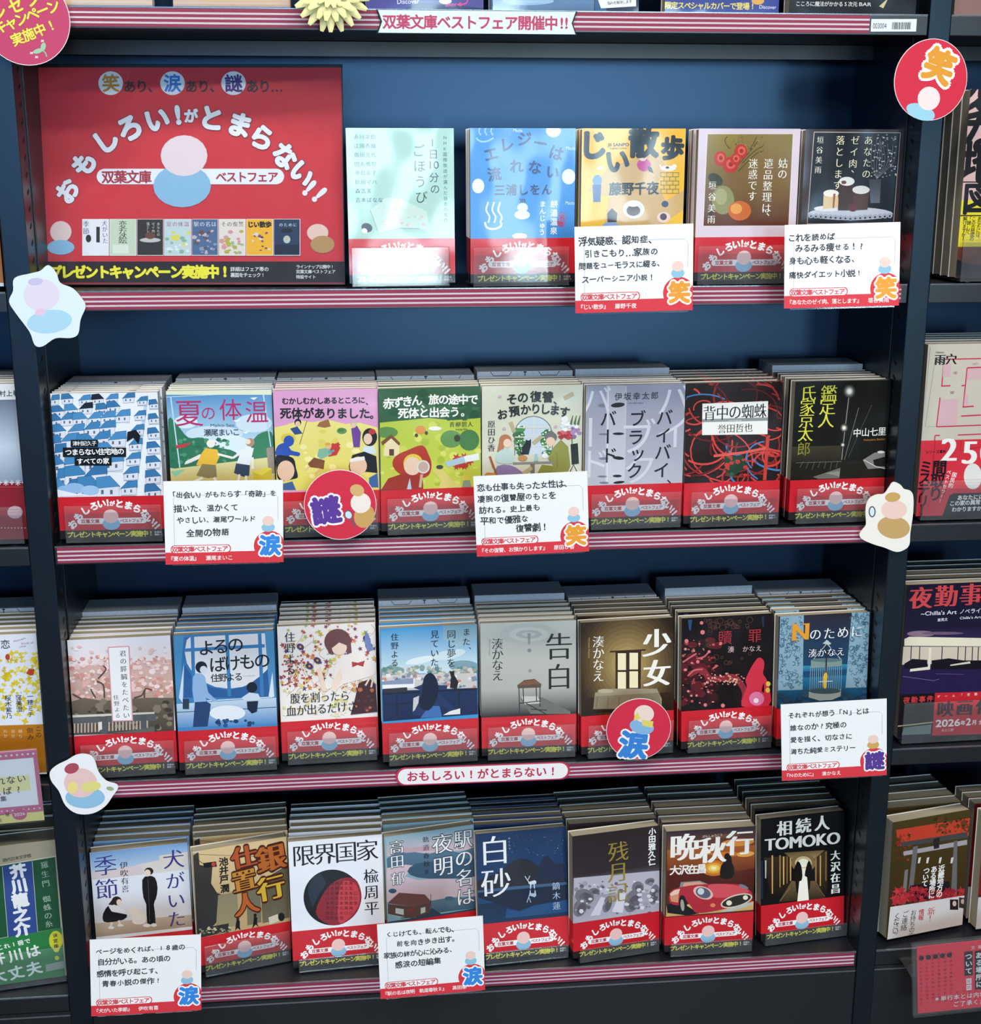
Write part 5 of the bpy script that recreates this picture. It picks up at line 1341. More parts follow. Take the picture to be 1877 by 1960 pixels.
# handwritten review cards ----------------------------------------------------
CW, CH = .1125, .0825
def note(key, x, y, z, yaw, lean, roll, lines, title, author, mood, label, h=CH, corner=None):
    fr = frame(x, y, z, yaw, lean, roll)
    W, H = CW * 1000, h * 1000
    def draw(s):
        s.line('#b9bcc6', .5, [(9, H - 12), (9, 17), (12, 14), (W - 8, 14), (W - 5, 17), (W - 5, 40)])
        cx = W - 13.5
        n = [(cx + 15 * math.cos(a), H - 17 + 15 * math.sin(a)) for a in [i * 2 * math.pi / 36 for i in range(36)]]
        s.poly('#d92f3c', [(min(max(p, 0), W), min(q, H)) for p, q in n])
        s.rect('#d92f3c', 0, H - 12, W, H)
        p = [(9 - 3.2 * math.sin(a), H - 15 + 3.4 * math.cos(a)) for a in [i * math.pi / 8 for i in range(9)]] + [(58 + 3.2 * math.sin(a), H - 15 - 3.4 * math.cos(a)) for a in [i * math.pi / 8 for i in range(9)]]
        s.poly('#d92f3c', [(30 + (u - 30) * 1.03, H - 15 + (v - H + 15) * 1.2) for u, v in p]); s.poly('#f6f6f6', p)
        s.text('#d23344', '双葉文庫ベストフェア', 8.8, H - 15, 56.5, H - 15, 6.1, 'b')
        s.text('#f6f2f2', '『' + title + '』', 5.0, H - 5.8, 5.0 + 4.9 * (len(title) + 1), H - 5.8, 5.2, 's')
        s.text('#f6f2f2', author, 16 + 4.9 * (len(title) + 1), H - 5.8, 16 + 4.9 * (len(title) + 1) + 5.2 * (len(author) - 1), H - 5.8, 5.2, 's')
        c = {'笑': '#eb9d2a', '涙': '#2f86dc', '謎': '#52308e'}[mood]
        s.ell({'笑': '#8fc3dc', '涙': '#8fc3dc', '謎': '#d2a652'}[mood], cx - 1, H - 35.5, 6.4, 4.6); s.ell('#f0cfc4', cx - 1, H - 42, 5.6, 5.0)
        s.text(c, mood, cx + .6, H - 17.5, size=21, st='h', oc='#fafafa', ow=.075)
        for txt, u, v, z_ in lines:
            # plain pen strokes, each character a little off
            z_ *= 1.05
            s.text('#2c2f36', txt, u, v, u + z_ * .98 * (len(txt) - 1), v - .6, z_, 'k', jit=.11)
    t = sign('review_card', fr, CW, h, (0, 0, 1), label, 'card', '#f1f1f2', draw, local=True, group='handwritten review cards', board='card')
    # clear pocket and arm that clip the card to the shelf edge
    part('clear_pocket', boxes_mesh('clear_pocket', [(-CW / 2 + .006, CW / 2 - .004, .0012, .0018, -.0015, h - .012)]), M['acrylic'], t)
    part('clip_arm', boxes_mesh('clip_arm', [(-.006, .006, .0018, abs(y) - .005, .010, .0112)]), M['acrylic'], t)
note('c1', .1400, -.062, .1405, -.10, 0, .028, [('浮気疑惑、認知症、', 8, 14, 8), ('引きこもり…家族の', 13, 25.5, 7.6), ('問題をユーモラスに綴る、', 7, 37, 6.6), ('スーパーシニア小説!', 10, 49.5, 6.8)],
     'じい散歩', '藤野千夜', '笑', 'handwritten white card with orange character, in front of the mustard yellow paperback', .0815)
note('c2', .3465, -.058, .1425, -.08, .10, .025, [('これを読めば', 7, 12.5, 7.4), ('みるみる痩せる!?', 14, 22.5, 7.4), ('身も心も軽くなる、', 8, 34.5, 7.4), ('痛快ダイエット小説!', 8, 48, 7.0)],
     'あなたのゼイ肉、落とします', '垣谷美雨', '笑', 'handwritten white card with orange character, in front of the dark cake paperback', .080)
note('c3', -.2585, -.070, -.0980, .085, 0, -.03, [('「出会い」がもたらす「奇跡」を', 8, 13.5, 6.6), ('描いた、温かくて', 13, 27, 7.4), ('やさしい、瀬尾ワールド', 15, 38.5, 6.6), ('全開の物語', 24, 51.5, 8)],
     '夏の体温', '瀬尾まいこ', '涙', 'handwritten white card with blue character, in front of the summer playground paperback', .0825)
note('c4', .0445, -.060, -.1000, -.07, 0, .042, [('恋も仕事も失った女性は、', 7, 12, 7.6), ('凄腕の復讐屋のもとを', 7, 23.5, 7.6), ('訪れる。史上最も', 8, 35, 7.4), ('平和で優雅な', 9, 46, 7.8), ('復讐劇!', 44, 55, 8)],
     'その復讐、お預かりします', '原田ひ香', '笑', 'handwritten white card with orange character, in front of the cream tearoom paperback', .0825)
note('c5', .3745, -.052, -.3630, -.10, .04, .062, [('それぞれが想う「N」とは', 11, 13, 7.0), ('誰なのか?究極の', 13, 27, 7.4), ('愛を描く、切なさに', 13, 40.5, 7.2), ('満ちた純愛ミステリー', 13, 54, 6.8)],
     'Nのために', '湊かなえ', '謎', 'handwritten cream card with purple character, in front of the blue birdcage paperback', .087)
note('c6', -.3630, -.076, -.5870, .07, .06, -.045, [('ページをめくれば、18歳の', 9, 13.5, 6.8), ('自分がいる。あの頃の', 11, 25.5, 7.2), ('感情を呼び起こす、', 10, 38.5, 7.2), ('青春小説の傑作!', 15, 50, 7.4)],
     '犬がいた季節', '伊吹有喜', '涙', 'handwritten white card with blue character, leftmost on the lowest shelf edge', .0865)
note('c7', -.0615, -.074, -.5855, .02, .06, .022, [('くじけても、転んでも、', 12, 12.5, 6.8), ('前を向き歩き出す。', 23, 24, 7.2), ('家族の絆が心に沁みる、', 9, 36.5, 6.8), ('感涙の短編集', 21, 48, 8)],
     '駅の名は夜明 軌道春秋Ⅱ', '高田郁', '涙', 'handwritten white card with blue character, in front of the lakeside station paperback', .0865)

# banner, oval slogan sign, shelf label ----------------------------------------
zt = SHELF[0]
bw = .188
def d_ban(s):
    s.text('#b83a62', '双葉文庫ベストフェア開催中', 11.5, 10.3, 164, 10.3, 13.4, 'b')
    s.text('#b83a62', '!!', 174, 10.3, 178.5, 10.3, 13.4, 'b')
ban = sign('banner_sign', frame(-.0055, -.0068, zt - .0205), bw, .0202, (0, 0, 1), 'pale banner with notched ends and red lettering on the topmost shelf edge', 'sign', '#d9e9ee', d_ban,
     [(-.0932, 0), (.0932, 0), (.0894, .010), (.0932, .0202), (-.0932, .0202), (-.0894, .010)], local=True, thick=.0007)
edge = bpy.data.meshes.new('dark_border')
ol = [(-.0948, -.0006), (.0948, -.0006), (.0908, .010), (.0948, .0208), (-.0948, .0208), (-.0908, .010)]
edge.from_pydata([(a, .0008, b) for a, b in ol] + [(a, .0014, b) for a, b in ol], [], [(0, 1, 2, 5), (5, 2, 3, 4), (11, 8, 7, 6), (10, 9, 8, 11)] + [(i, i + 6, (i + 1) % 6 + 6, (i + 1) % 6) for i in range(6)])
part('dark_border', edge, M['seam'], ban)
def stadium(hw, hh, cy, n=10):
    return [(hw - hh + hh * math.sin(a), cy - hh * math.cos(a)) for a in [i * math.pi / n for i in range(n + 1)]] + [(-hw + hh - hh * math.sin(a), cy + hh * math.cos(a)) for a in [i * math.pi / n for i in range(n + 1)]]
def d_pill(s):
    s.polyuv('#f4f0f0', stadium(.0925, .0091, .0104))
    s.text('#c22f56', 'おもしろい!がとまらない!', 18, 10.4, 171, 10.4, 12.6, 'b')
sign('slogan_sign', frame(-.0010, -.0065, SHELF[3] - .0165, 0, 0, -.004), .190, .0208, (0, 0, 1), 'long rounded white sign with red slogan on the third shelf edge', 'sign', '#c22f56', d_pill, stadium(.095, .0104, .0104), local=True)
def d_lab(s):
    s.word('#33363a', '003004', 2, 6.2, 15.5, 6.2, 7)
    rr = random.Random(3)
    u = 21.0
    while u < 40:
        wd = rr.choice((.4, .7, 1.0))
        s.rect('#2c2e32', u, 3, u + wd, 9.4)
        u += wd + rr.choice((.5, .8))
sign('shelf_label', frame(.4000, -.0042, zt - .0152, 0, 0, .01), .0455, .0115, (0, 0, 1), 'small white barcode label on the right end of the topmost shelf edge', 'label', '#dfe6ea', d_lab, local=True)

# round stickers ------------------------------------------------------------------
def disc_pts(r, n=48):
    return [(r * math.cos(i * 2 * math.pi / n), r + r * math.sin(i * 2 * math.pi / n)) for i in range(n)]
def round_sign(px, py, r, yaw, label, draw, Y=-.014, base='#d4203f', zoom=None, bottom=False):
    p = place(px, py, Y)
    fr = frame(p.x, p.y, p.z - r, yaw)
    def dd(s):
        s.polyuv('#f0e4e6', disc_pts(r * .999)); s.polyuv(base, [(a, r + (b - r)) for a, b in [(u * .985, r + (v - r) * .985) for u, v in disc_pts(r)]])
        draw(s)
    return sign('round_sign', fr, 2 * r, 2 * r, zoom, label, 'sign', '#f0e4e6', dd, disc_pts(r), group='round red signs', board='disc')
def d1(s):
    for w, x0, y0, x1, y1, z in (('プレゼント', -95, 95, 255, -42, 82), ('キャンペーン', 0, 138, 272, 32, 72), ('実施中!', 88, 200, 262, 130, 66)):
        s.text('#ece04e', w, x0, y0, x1, y1, z, 'b', rot=.38, oc='#8a2040', ow=.02)
    s.curve('#8fb89a', 7, [(240, 292), (232, 270), (215, 258)]); s.ell('#9cc8a4', 195, 262, 26, 12, -.3); s.ell('#9cc8a4', 222, 240, 13, 22, .2)
    for x, y in ((162, 272), (188, 293), (218, 210)):
        s.line('#f0e8ea', 4, [(x - 7, y - 5), (x + 7, y + 5)]); s.line('#f0e8ea', 4, [(x - 7, y + 5), (x + 7, y - 5)])
round_sign(49, 38, .0395, 0, 'round red sign with yellow lettering cut off by the top left corner', d1, base='#c03a66', zoom=(0, 0, 2.681))
def d2(s):
    s.text('#e39a2a', '笑', 1112, 232, size=205, st='h', rot=-.32, oc='#f6f2f0', ow=.08)
    s.ell('#9ccfe4', 985, 540, 100, 52, .35); s.ell('#f0dedd', 1040, 450, 75, 80, .3)
round_sign(1781, 153, .0378, .08, 'round red sign with orange character on the right post', d2, Y=-.030, zoom=(1480, 60, 3.501))
def d3(s):
    s.text('#5a2f96', '謎', 540, 1250, size=245, st='h', rot=.12, oc='#f6f4f6', ow=.07)
    s.ell('#cda25a', 860, 1300, 85, 100, .3); s.ell('#f4e6dc', 830, 1190, 85, 85); s.ell('#d8b070', 800, 1085, 60, 50, .3); s.ell('#5a5a64', 728, 1290, 34, 40, -.4); s.ell('#cfe4ee', 728, 1290, 26, 32, -.4); s.line('#5a5a64', 14, [(752, 1325), (785, 1385)])
round_sign(651, 966.5, .0365, 0, 'round red sign with purple character over the pink folk-tale paperback', d3, zoom=(500, 690, 4.365))
def d4(s):
    s.text('#2f7fd0', '涙', 1440, 1455, size=250, st='h', rot=-.12, oc='#f4f2f4', ow=.06)
    s.ell('#86b4dc', 1510, 1300, 105, 65, .2); s.ell('#f2d8cc', 1530, 1190, 85, 75); s.poly('#e2d268', [(1450, 1200), (1475, 1175), (1500, 1230), (1440, 1250)]); s.poly('#e2d268', [(1510, 1240), (1610, 1255), (1600, 1310), (1515, 1290)])
round_sign(1222, 1395.5, .0355, 0, 'round red sign with blue character over the brown window paperback', d4, zoom=(890, 1100, 4.469))

# die-cut cards, with plain colour fields only -----------------------------------------
def diecut(zoom, pts, Y, label, fields, base, yaw=0.):
    xs = [p[0] for p in pts]; ys = [p[1] for p in pts]
    cx, by = (min(xs) + max(xs)) / 2 / zoom[2] + zoom[0], max(ys) / zoom[2] + zoom[1]
    p = place(cx, by, Y)
    fr = frame(p.x, p.y, p.z, yaw)
    q = Print(fr, .2, .2, zoom)
    ol = catmull([q.uv(*a) for a in pts], 4)
    w = 2 * max(abs(a) for a, b in ol); h = max(b for a, b in ol)
    lo = min(b for a, b in ol)
    ol = [(a, b - lo) for a, b in ol]
    fr = fr @ Matrix.Translation((0, 0, lo))
    def dd(s):
        for c, x, y, rx, ry, r in fields:
            s.ell(c, x, y, rx, ry, r, 28)
    return sign('die_cut_card', fr, w, h - lo, zoom, label, 'card', base, dd, ol, group='white die-cut cards', board='card', thick=.0012)
diecut((0, 480, 7.82), [(720, 215), (840, 330), (900, 480), (1090, 565), (1230, 720), (1280, 840), (1205, 1030), (1170, 1240), (1060, 1305), (830, 1310), (640, 1430), (520, 1410), (440, 1210), (240, 940), (135, 760), (195, 600), (215, 410), (450, 340), (600, 300)], -.012,
       'white die-cut card in bluish daylight on the left post beside the poster', [('#a9d4ea', 740, 1060, 340, 175, -.12), ('#e0d6e8', 620, 660, 270, 240, -.1), ('#c8bfe2', 530, 462, 112, 56, -.08), ('#e6c4dc', 605, 915, 85, 52, -.2)], '#dcebf4')  # base colour holds the window's blue cast on the white card
diecut((1640, 900, 10.886), [(790, 248), (900, 300), (980, 390), (1110, 430), (1172, 560), (1165, 900), (1110, 1300), (1085, 1560), (960, 1670), (800, 1700), (560, 1610), (330, 1540), (110, 1440), (48, 1340), (110, 1240), (185, 1130), (175, 900), (195, 700), (280, 570), (420, 505), (560, 490), (660, 360), (720, 270)], -.013,
       'cream white die-cut card with tan patch on the right post', [('#c9a164', 760, 1190, 340, 235, .12), ('#f0cdc0', 770, 820, 270, 200, 0), ('#cda25c', 740, 560, 160, 100, -.1), ('#50535e', 312, 865, 74, 118, 0), ('#dbe8f2', 312, 865, 48, 92, 0)], '#f2ece2')
diecut((0, 1120, 4.083), [(660, 1320), (730, 1350), (770, 1460), (830, 1530), (905, 1555), (922, 1585), (880, 1650), (820, 1730), (720, 1785), (600, 1785), (510, 1720), (460, 1610), (400, 1530), (390, 1460), (440, 1410), (520, 1370), (590, 1330)], -.012,
       'white die-cut card with pink and blue patches on the left post, low', [('#93c2e0', 665, 1660, 155, 85, 0), ('#eec8c4', 630, 1545, 130, 115, 0), ('#b0495c', 560, 1432, 58, 40, -.3), ('#e6dc86', 710, 1575, 80, 40, -.15), ('#efe086', 568, 1580, 38, 46, .2), ('#9cb48a', 860, 1590, 30, 16, .2)], '#f3f3f6')

# ------------------------------------------------------------------ neighbours on the cut-off bookcases
def side_stack(key, x, y, z, yaw, lean, w, h, t, n, base, spine, draw, zoom, label, short, lip=.04, stand=True, box=None):
    fr = frame(x, y, z + .0045, yaw, lean)
    root = make_book(fr, w, h, t, base, spine, draw, zoom, label, short + ' books', band=False)
    off = t / math.cos(lean) + .0006
    yb = yaw * .4
    d = 0
    for i in range(n):
        d = off * (i + 1) + w / 2 * abs(math.sin(yaw) - math.sin(yb)) + .0003
        copy_behind(root, frame(x - math.sin(yb) * d, y + math.cos(yb) * d, z + .0045, yb, lean), '%s copy from the front in the stack of %s books' % (NTH[i], short), 'further copies of the %s book' % short)
    if stand:
        acrylic_stand(x, y, z, yaw, w * .96, min(d + t + .008, .13), lip, 'clear acrylic stand with low front lip under the %s books' % short)
    if box:
        yy = y + d + t + .008 + h * math.sin(lean)
        filler_box(x, yy, z + .0002, yb, w - .002, min(box[0], DEPTH - .004 - yy), h + box[1], 'pale grey cardboard box filling the shelf behind the %s books' % short, 1)
    return root

def dl1(a, t):
    a.fill('#6a2a22', '#a8703a'); a.rect('#d8e4ee', -400, 480, 120, 540)
side_stack('l1', -.530, .018, SHELF[1], 0, .01, .128, .165, .016, 1, '#7a3a2c', '#5a1f1c', dl1, (0, 480, 7.82), 'brown book showing only a sliver left of the upper left post', 'brown sliver', stand=False)
def dl2(a, t):
    a.fill('#e9eaee', '#e9eaee', .9, 1); a.fill('#6f7c92', '#c4d0e0', .6, .9); a.fill('#c4d0e0', '#8a9ab0', .37, .6)
    a.fill('#8c2430', '#8c2430', 0, .375)
    for i in range(7):
        x, y = 140 - i * 94, 1158
        for k in range(4):
            c, s = math.cos(k * math.pi / 4) * 24, math.sin(k * math.pi / 4) * 24
            a.line('#d8d6dc', 6, [(x - c, y - s), (x + c, y + s)])
        for dx, dy in ((47, 0), (35, 0), (59, 0), (47, 12), (47, -12)):
            a.ell('#d8d6dc', x + dx, y + dy, 6, 6)
    a.line('#b04a54', 6, [(-500, 1192), (210, 1192)])
    for i in range(12):
        a.ell('#d8b8c0', 195 - i * 26, 1512, 5, 5)
    a.ell('#c9a8b0', 118, 1390, 60, 50)
    t.text('#2c2e34', '村上春樹', 20, 462, 178, 456, 52, 's')
side_stack('l2', -.5165, .016, SHELF[2], 0, .02, BW, .159, .014, 3, '#dcdee4', '#e0e2e8', dl2, (0, 640, 4.083), 'grey-blue paperback with dark red snowflake band left of the post', 'snowflake band', box=(.04, .003))
def dl3(a, t):
    a.rect('#dfe2ee', -300, 510, 330, 1085)
    a.scatter(['#d9c22c', '#e2cf4e', '#cdb420', '#e6d868'], 120, -120, 515, 318, 1075, 9, 34, 5, 6, 4)
    a.scatter(['#d9c22c', '#e0cc44'], 60, -120, 515, 318, 1075, 8, 22, 9, 5)
    a.poly('#b8452a', [(205, 690), (225, 655), (270, 655), (262, 700), (240, 705)]); a.ell('#b8452a', 60, 560, 18, 24); a.line('#7a2a24', 4, [(62, 585), (68, 605)])
    a.poly('#b5741c', [(-400, 1108), (352, 1085), (368, 1190), (-400, 1210)]); a.poly('#a86a18', [(-400, 1190), (368, 1170), (380, 1460), (-400, 1480)])
    t.text('#23272e', '恋', 42, 460, size=80); t.word('#b08a9a', 'Moment', 108, 438, 200, 410, 22); t.word('#b08a9a', 'Kinds of', 168, 455, 262, 446, 22); t.word('#b08a9a', 'Love', 152, 478, 202, 472, 22)
    t.text('#23272e', '桜木紫乃', 62, 880, 72, 1018, 52); t.text('#23272e', '窪美澄', 146, 876, 152, 966, 52); t.text('#23272e', '一穂ミチ', 236, 868, 240, 1008, 52)
    t.text('#2a1a10', 'この', 300, 1120, 302, 1168, 50); t.text('#2a1a10', '倒み', 235, 1135, 240, 1185, 54); t.text('#d8c0a8', '細り', 160, 1140, 162, 1180, 32); t.text('#d8c0a8', '自分', 102, 1140, 104, 1178, 32); t.text('#d8c0a8', 'わか', 42, 1140, 44, 1176, 32)
side_stack('l3', -.5185, .014, SHELF[3], .03, .05, BW, .156, .014, 4, '#dfe2ee', '#d6dae8', dl3, (0, 1120, 4.083), 'white paperback with yellow leaf pattern and ochre band left of the post', 'yellow leaf', stand=False, box=(.04, .006))
def dl3c(s):
    s.rect('#c9698c', 0, 0, 110, 80); s.rect('#f0eef2', 3, 9, 106, 62); s.rect('#f0e6a8', 4, 28, 100, 45); s.rect('#e8d888', 0, 70, 110, 80)
    for i in range(20):
        s.ell('#f0d8e2', 4 + i * 5.4, 4.5, 1.2, 1.2); s.ell('#f0d8e2', 4 + i * 5.4, 66, .9, .9)
    s.text('#4a3a44', 'になれない', 50, 33, 92, 31, 9.4, 's'); s.text('#4a3a44', 'すれば?', 54, 44.5, 88, 43, 9.4, 's'); s.text('#4a3a44', '恋愛短編集', 40, 53, 72, 52, 6.6, 's')
    s.text('#c9698c', 'ミステリ', 30, 17, 62, 17, 7, 's'); s.text('#6a4a34', '桜木紫乃窪美澄一穂', 30, 70.5, 74, 70.0, 4.4, 's'); s.text('#6a4a34', '唯川恵島本理生', 30, 76, 66, 75.6, 4.4, 's')
    s.ell('#c2607e', 86, 71, 7.4, 6.4); s.word('#f2e8ec', '2026', 80.5, 71, 91.5, 70.6, 4.6, 's')
fr = frame(-.5170, -.030, SHELF[3] - .029, .06, 0, .02)
t = sign('promotion_card', fr, .110, .080, (0, 0, 1), 'pink bordered promotion card in a clear holder below the yellow leaf paperback', 'card', '#eeeaf0', dl3c, local=True, board='card')
part('clear_pocket', boxes_mesh('clear_pocket', [(-.0555, .0555, -.0016, -.001, -.001, .081), (-.0555, .0555, .001, .0016, -.001, .081)]), M['sleeve_clear'], t)
part('clip_arm', boxes_mesh('clip_arm', [(-.006, .006, .0016, .026, .028, .0292)]), M['acrylic'], t)
def dl4(a, t):
    a.poly('#b9ab92', [(-500, 300), (548, 165), (552, 310), (-500, 470)]); a.poly('#e0ddd4', [(-500, 470), (552, 300), (552, 308), (-500, 480)])
    a.poly('#1f5436', [(-500, 480), (552, 310), (606, 1010), (-500, 1190)]); a.poly('#324c90', [(22, 408), (318, 355), (370, 1055), (80, 1112)])
    for x0, y0, x1, y1 in ((22, 408, 80, 1112), (318, 355, 372, 1055), (546, 305, 604, 1010)):
        a.line('#c9d0c4', 5, [(x0, y0), (x1, y1)])
    a.poly('#2c8044', [(-500, 1200), (606, 1010), (625, 1260), (650, 1540), (-500, 1760)]); a.ell('#dcd13c', 552, 1135, 68, 95); a.poly('#dcd13c', [(505, 1185), (605, 1180), (575, 1250), (540, 1250)]); a.ell('#dcd13c', 562, 1308, 22, 22)
    a.poly('#9aa49a', [(450, 1375), (640, 1335), (650, 1405), (455, 1445)])
    t.text('#2a2620', '現代日本文学館', 45, 343, 288, 298, 44, 's', rot=.17); t.text('#eef0f2', '芥川龍之介', 180, 450, 218, 1022, 165, 'h', rot=.1); t.text('#a9c0b0', '羅生門', 440, 388, 452, 572, 82, 'm', rot=.1); t.text('#a9c0b0', '蜘蛛の糸', 460, 725, 482, 972, 82, 'm', rot=.1)
    t.text('#eef2ee', 'これ1冊で', 0, 1205, 270, 1142, 62, 'b', rot=.17); t.text('#eef2ee', '芥川は', -20, 1320, 325, 1240, 150, 'b', rot=.17); t.text('#eef2ee', '大丈夫', -20, 1490, 335, 1410, 160, 'b', rot=.17); t.text('#2a4a2a', '決定版', 545, 1085, 555, 1190, 46, 'b', rot=.1)
side_stack('l4', -.5185, .022, SHELF[4], .16, .03, .108, .166, .030, 2, '#b9ab92', '#1f5436', dl4, (0, 1580, 5.16), 'green and blue paperback with white heavy lettering, lowest left of the left post', 'green and blue', lip=.045, box=(.05, .01))
def dr1(a, t):
    a.fill('#d8b4b0', '#d0a8a6', .4, 1); a.fill('#e0cf2c', '#dcc828', .17, .42); a.fill('#6a3424', '#3a1a14', 0, .17)
    a.line('#23191a', 8, [(1262, 1010), (1600, 1010), (1600, 1235), (1250, 1235)]); a.poly('#17151a', [(1225, 1530), (1310, 1560), (1600, 1580), (1600, 1640), (1215, 1640)])
    for ch, y in zip('変な地', (440, 680, 880)):
        t.text('#161418', ch, 1420 - (y - 440) * .07, y, size=290, st='b')
    t.text('#161418', '図', 1368, 1120, size=210, st='b')
    for w, x in (('あなたには、', 1380), ('この古地図の', 1342), ('「謎」が、', 1312), ('解けますか?', 1284)):
        t.text('#17161a', w, x, 1255, x - 14, 1255 + 27 * (len(w) - 1), 30, 's')
side_stack('r1', .5585, .020, SHELF[1], 0, 0.01, .128, .188, .019, 4, '#d8b4b0', '#e0d8d4', dr1, (1480, 60, 3.501), 'pink book with black brushed title and yellow band, right of the right post', 'pink brushed', lip=.05)
def dr2(a, t):
    for x0, y0, x1, y1, w in ((650, 345, 929, 338, 9), (650, 345, 635, 545, 9), (630, 545, 700, 542, 10), (782, 542, 808, 540, 10), (825, 408, 929, 404, 10), (825, 408, 795, 705, 9), (790, 702, 875, 696, 10), (780, 770, 929, 762, 10), (622, 630, 595, 850, 9), (595, 850, 929, 838, 9), (585, 915, 620, 915, 9), (585, 915, 580, 955, 9), (755, 912, 929, 905, 9)):
        a.line('#c22f50', w, [(x0, y0), (x1, y1)])
    a.poly('#d0aab0', [(625, 645), (760, 642), (745, 835), (602, 842)]); a.poly('#d0aab0', [(828, 415), (929, 411), (929, 492), (820, 498)]); a.poly('#d0aab0', [(645, 375), (705, 372), (698, 475), (640, 478)]); a.poly('#d0aab0', [(808, 606), (835, 604), (828, 685), (798, 690)])
    a.line('#8a8078', 3, [(585, 345), (510, 850), (595, 848)]); a.line('#5a544e', 3, [(548, 252), (470, 948)])
    a.poly('#d0303f', [(462, 955), (1100, 938), (1090, 1525), (420, 1530)])
    for p in ([(585, 955), (560, 1200)], [(780, 955), (775, 1030), (929, 1000)], [(640, 1390), (700, 1230)], [(850, 960), (845, 1010)]):
        a.line('#a8242f', 7, p)
    a.poly('#14161e', [(690, 1370), (720, 1350), (1090, 1340), (1085, 1515), (640, 1520)]); a.ell('#dcdad4', 868, 1222, 68, 98)
    t.text('#161418', '雨穴', 622, 346, 706, 342, 84, 'M'); t.word('#161418', 'Uketsu', 590, 292, 650, 290, 20, 's')
    t.text('#efeae6', '2', 690, 1022, size=240, st='M'); t.text('#efeae6', '5', 845, 1042, size=240, st='M'); t.text('#efeae6', '0', 985, 1035, size=240, st='M'); t.text('#17151a', 'シリーズ累計', 525, 1040, 655, 1035, 25, 'b')
    t.text('#17151a', 'ミステリー', 515, 1150, 482, 1490, 100, 'b'); t.text('#17151a', '間取り', 618, 1155, 588, 1352, 112, 'b'); t.text('#f0e8e6', '国民的', 728, 1210, 702, 1290, 38, 's', rot=-.2); t.text('#f0e8e6', 'ベストセラー!', 688, 1190, 622, 1405, 34, 's', rot=-.2)
    t.text('#eceae8', 'あなたには', 770, 1382, 930, 1375, 40, 'b'); t.text('#eceae8', 'この家の異常', 712, 1425, 905, 1415, 40, 'b'); t.text('#eceae8', 'わかりますか', 728, 1470, 915, 1462, 38, 'b')
    for x, y, w in ((740, 445, '洋室'), (718, 592, '寝室'), (880, 378, 'シャワー')):
        t.text('#b07a84', w, x - 12, y, x + 12 * len(w) - 24, y, 22)
side_stack('r2', .5365, .017, SHELF[2], 0, .02, .130, .186, .018, 4, '#c6beae', '#d4ccbc', dr2, (1640, 600, 3.92), 'beige book with pink floor plan and red band, right of the right post', 'floor plan', lip=.045)
def dr3(a, t):
    a.fill('#15122a', '#1a1630', .72, 1); a.fill('#1a1630', '#3a2c5c', .60, .72); a.fill('#2a1c44', '#241a48', .2, .6)
    a.ell('#8a7080', 500, 750, 130, 28); a.ell('#6a5470', 700, 745, 200, 14)
    a.poly('#e6dcc4', [(345, 800), (390, 778), (1500, 790), (1500, 865), (345, 862)]); a.poly('#d2c4b0', [(335, 870), (1500, 868), (1500, 1010), (320, 1040)])
    for x in (410, 490, 700, 850, 920, 985, 1040):
        a.line('#3a2c3c', 9, [(x, 868), (x - 6, 1000)])
    a.poly('#17121e', [(345, 1030), (420, 985), (560, 995), (560, 1070), (400, 1085), (340, 1075)]); a.poly('#17121e', [(600, 1000), (760, 980), (900, 1000), (1500, 990), (1500, 1070), (600, 1085)]); a.poly('#e6dcc8', [(575, 880), (600, 880), (585, 1085), (395, 1105), (400, 1080), (565, 1060)]); a.poly('#d8cebc', [(775, 1040), (960, 1008), (965, 1028), (775, 1052)])
    a.line('#6a5a80', 6, [(330, 1150), (620, 1190), (670, 1175)]); a.line('#5a4c72', 5, [(640, 1125), (900, 1130)])
    a.poly('#c22230', [(632, 1305), (1600, 1270), (1600, 1700), (600, 1705)]); a.poly('#170f14', [(292, 1320), (632, 1308), (605, 1705), (262, 1715)]); a.poly('#c9bc8c', [(280, 1612), (610, 1575), (608, 1585), (280, 1622)]); a.poly('#6f807c', [(340, 1630), (600, 1600), (590, 1690), (320, 1700)])
    for ch, x, y in (('夜', 500, 412), ('勤', 738, 395), ('事', 970, 380), ('件', 1200, 365)):
        t.text('#c9464a', ch, x, y, size=215, st='M')
    t.word('#e0dce6', "~Chilla's Art", 500, 562, 835, 545, 52, 's'); t.text('#e0dce6', 'ノベライズ', 885, 540, 1090, 530, 50, 's'); t.text('#e0dce6', '東亮太', 670, 620, 735, 614, 32, 's'); t.word('#e0dce6', "Chilla's Art", 865, 603, 1062, 592, 32, 's')
    t.text('#c23a3c', '夜勤事件', 365, 1372, 585, 1358, 62, 'b'); t.text('#17101a', '映画化', 728, 1455, 1090, 1430, 160, 'M'); t.word('#f0ece8', '2026', 640, 1592, 865, 1580, 92, 'b'); t.text('#f0ece8', '年', 893, 1585, size=46, st='b'); t.text('#f0ece8', '2', 945, 1575, size=92, st='b'); t.text('#f0ece8', '月全国', 1000, 1580, 1130, 1572, 48, 'b')
    t.text('#f0d8d4', 'ゲーム「夜勤', 665, 1338, 1015, 1315, 28, 's'); t.text('#e8d8d4', '永江二朗', 705, 1655, 790, 1650, 28)
side_stack('r3', .5350, .017, SHELF[3], .03, .03, .130, .181, .017, 4, '#17132c', '#1c1834', dr3, (1660, 1060, 4.9), 'dark violet book with a lit night shop and red title right of the post', 'night shop', lip=.05)
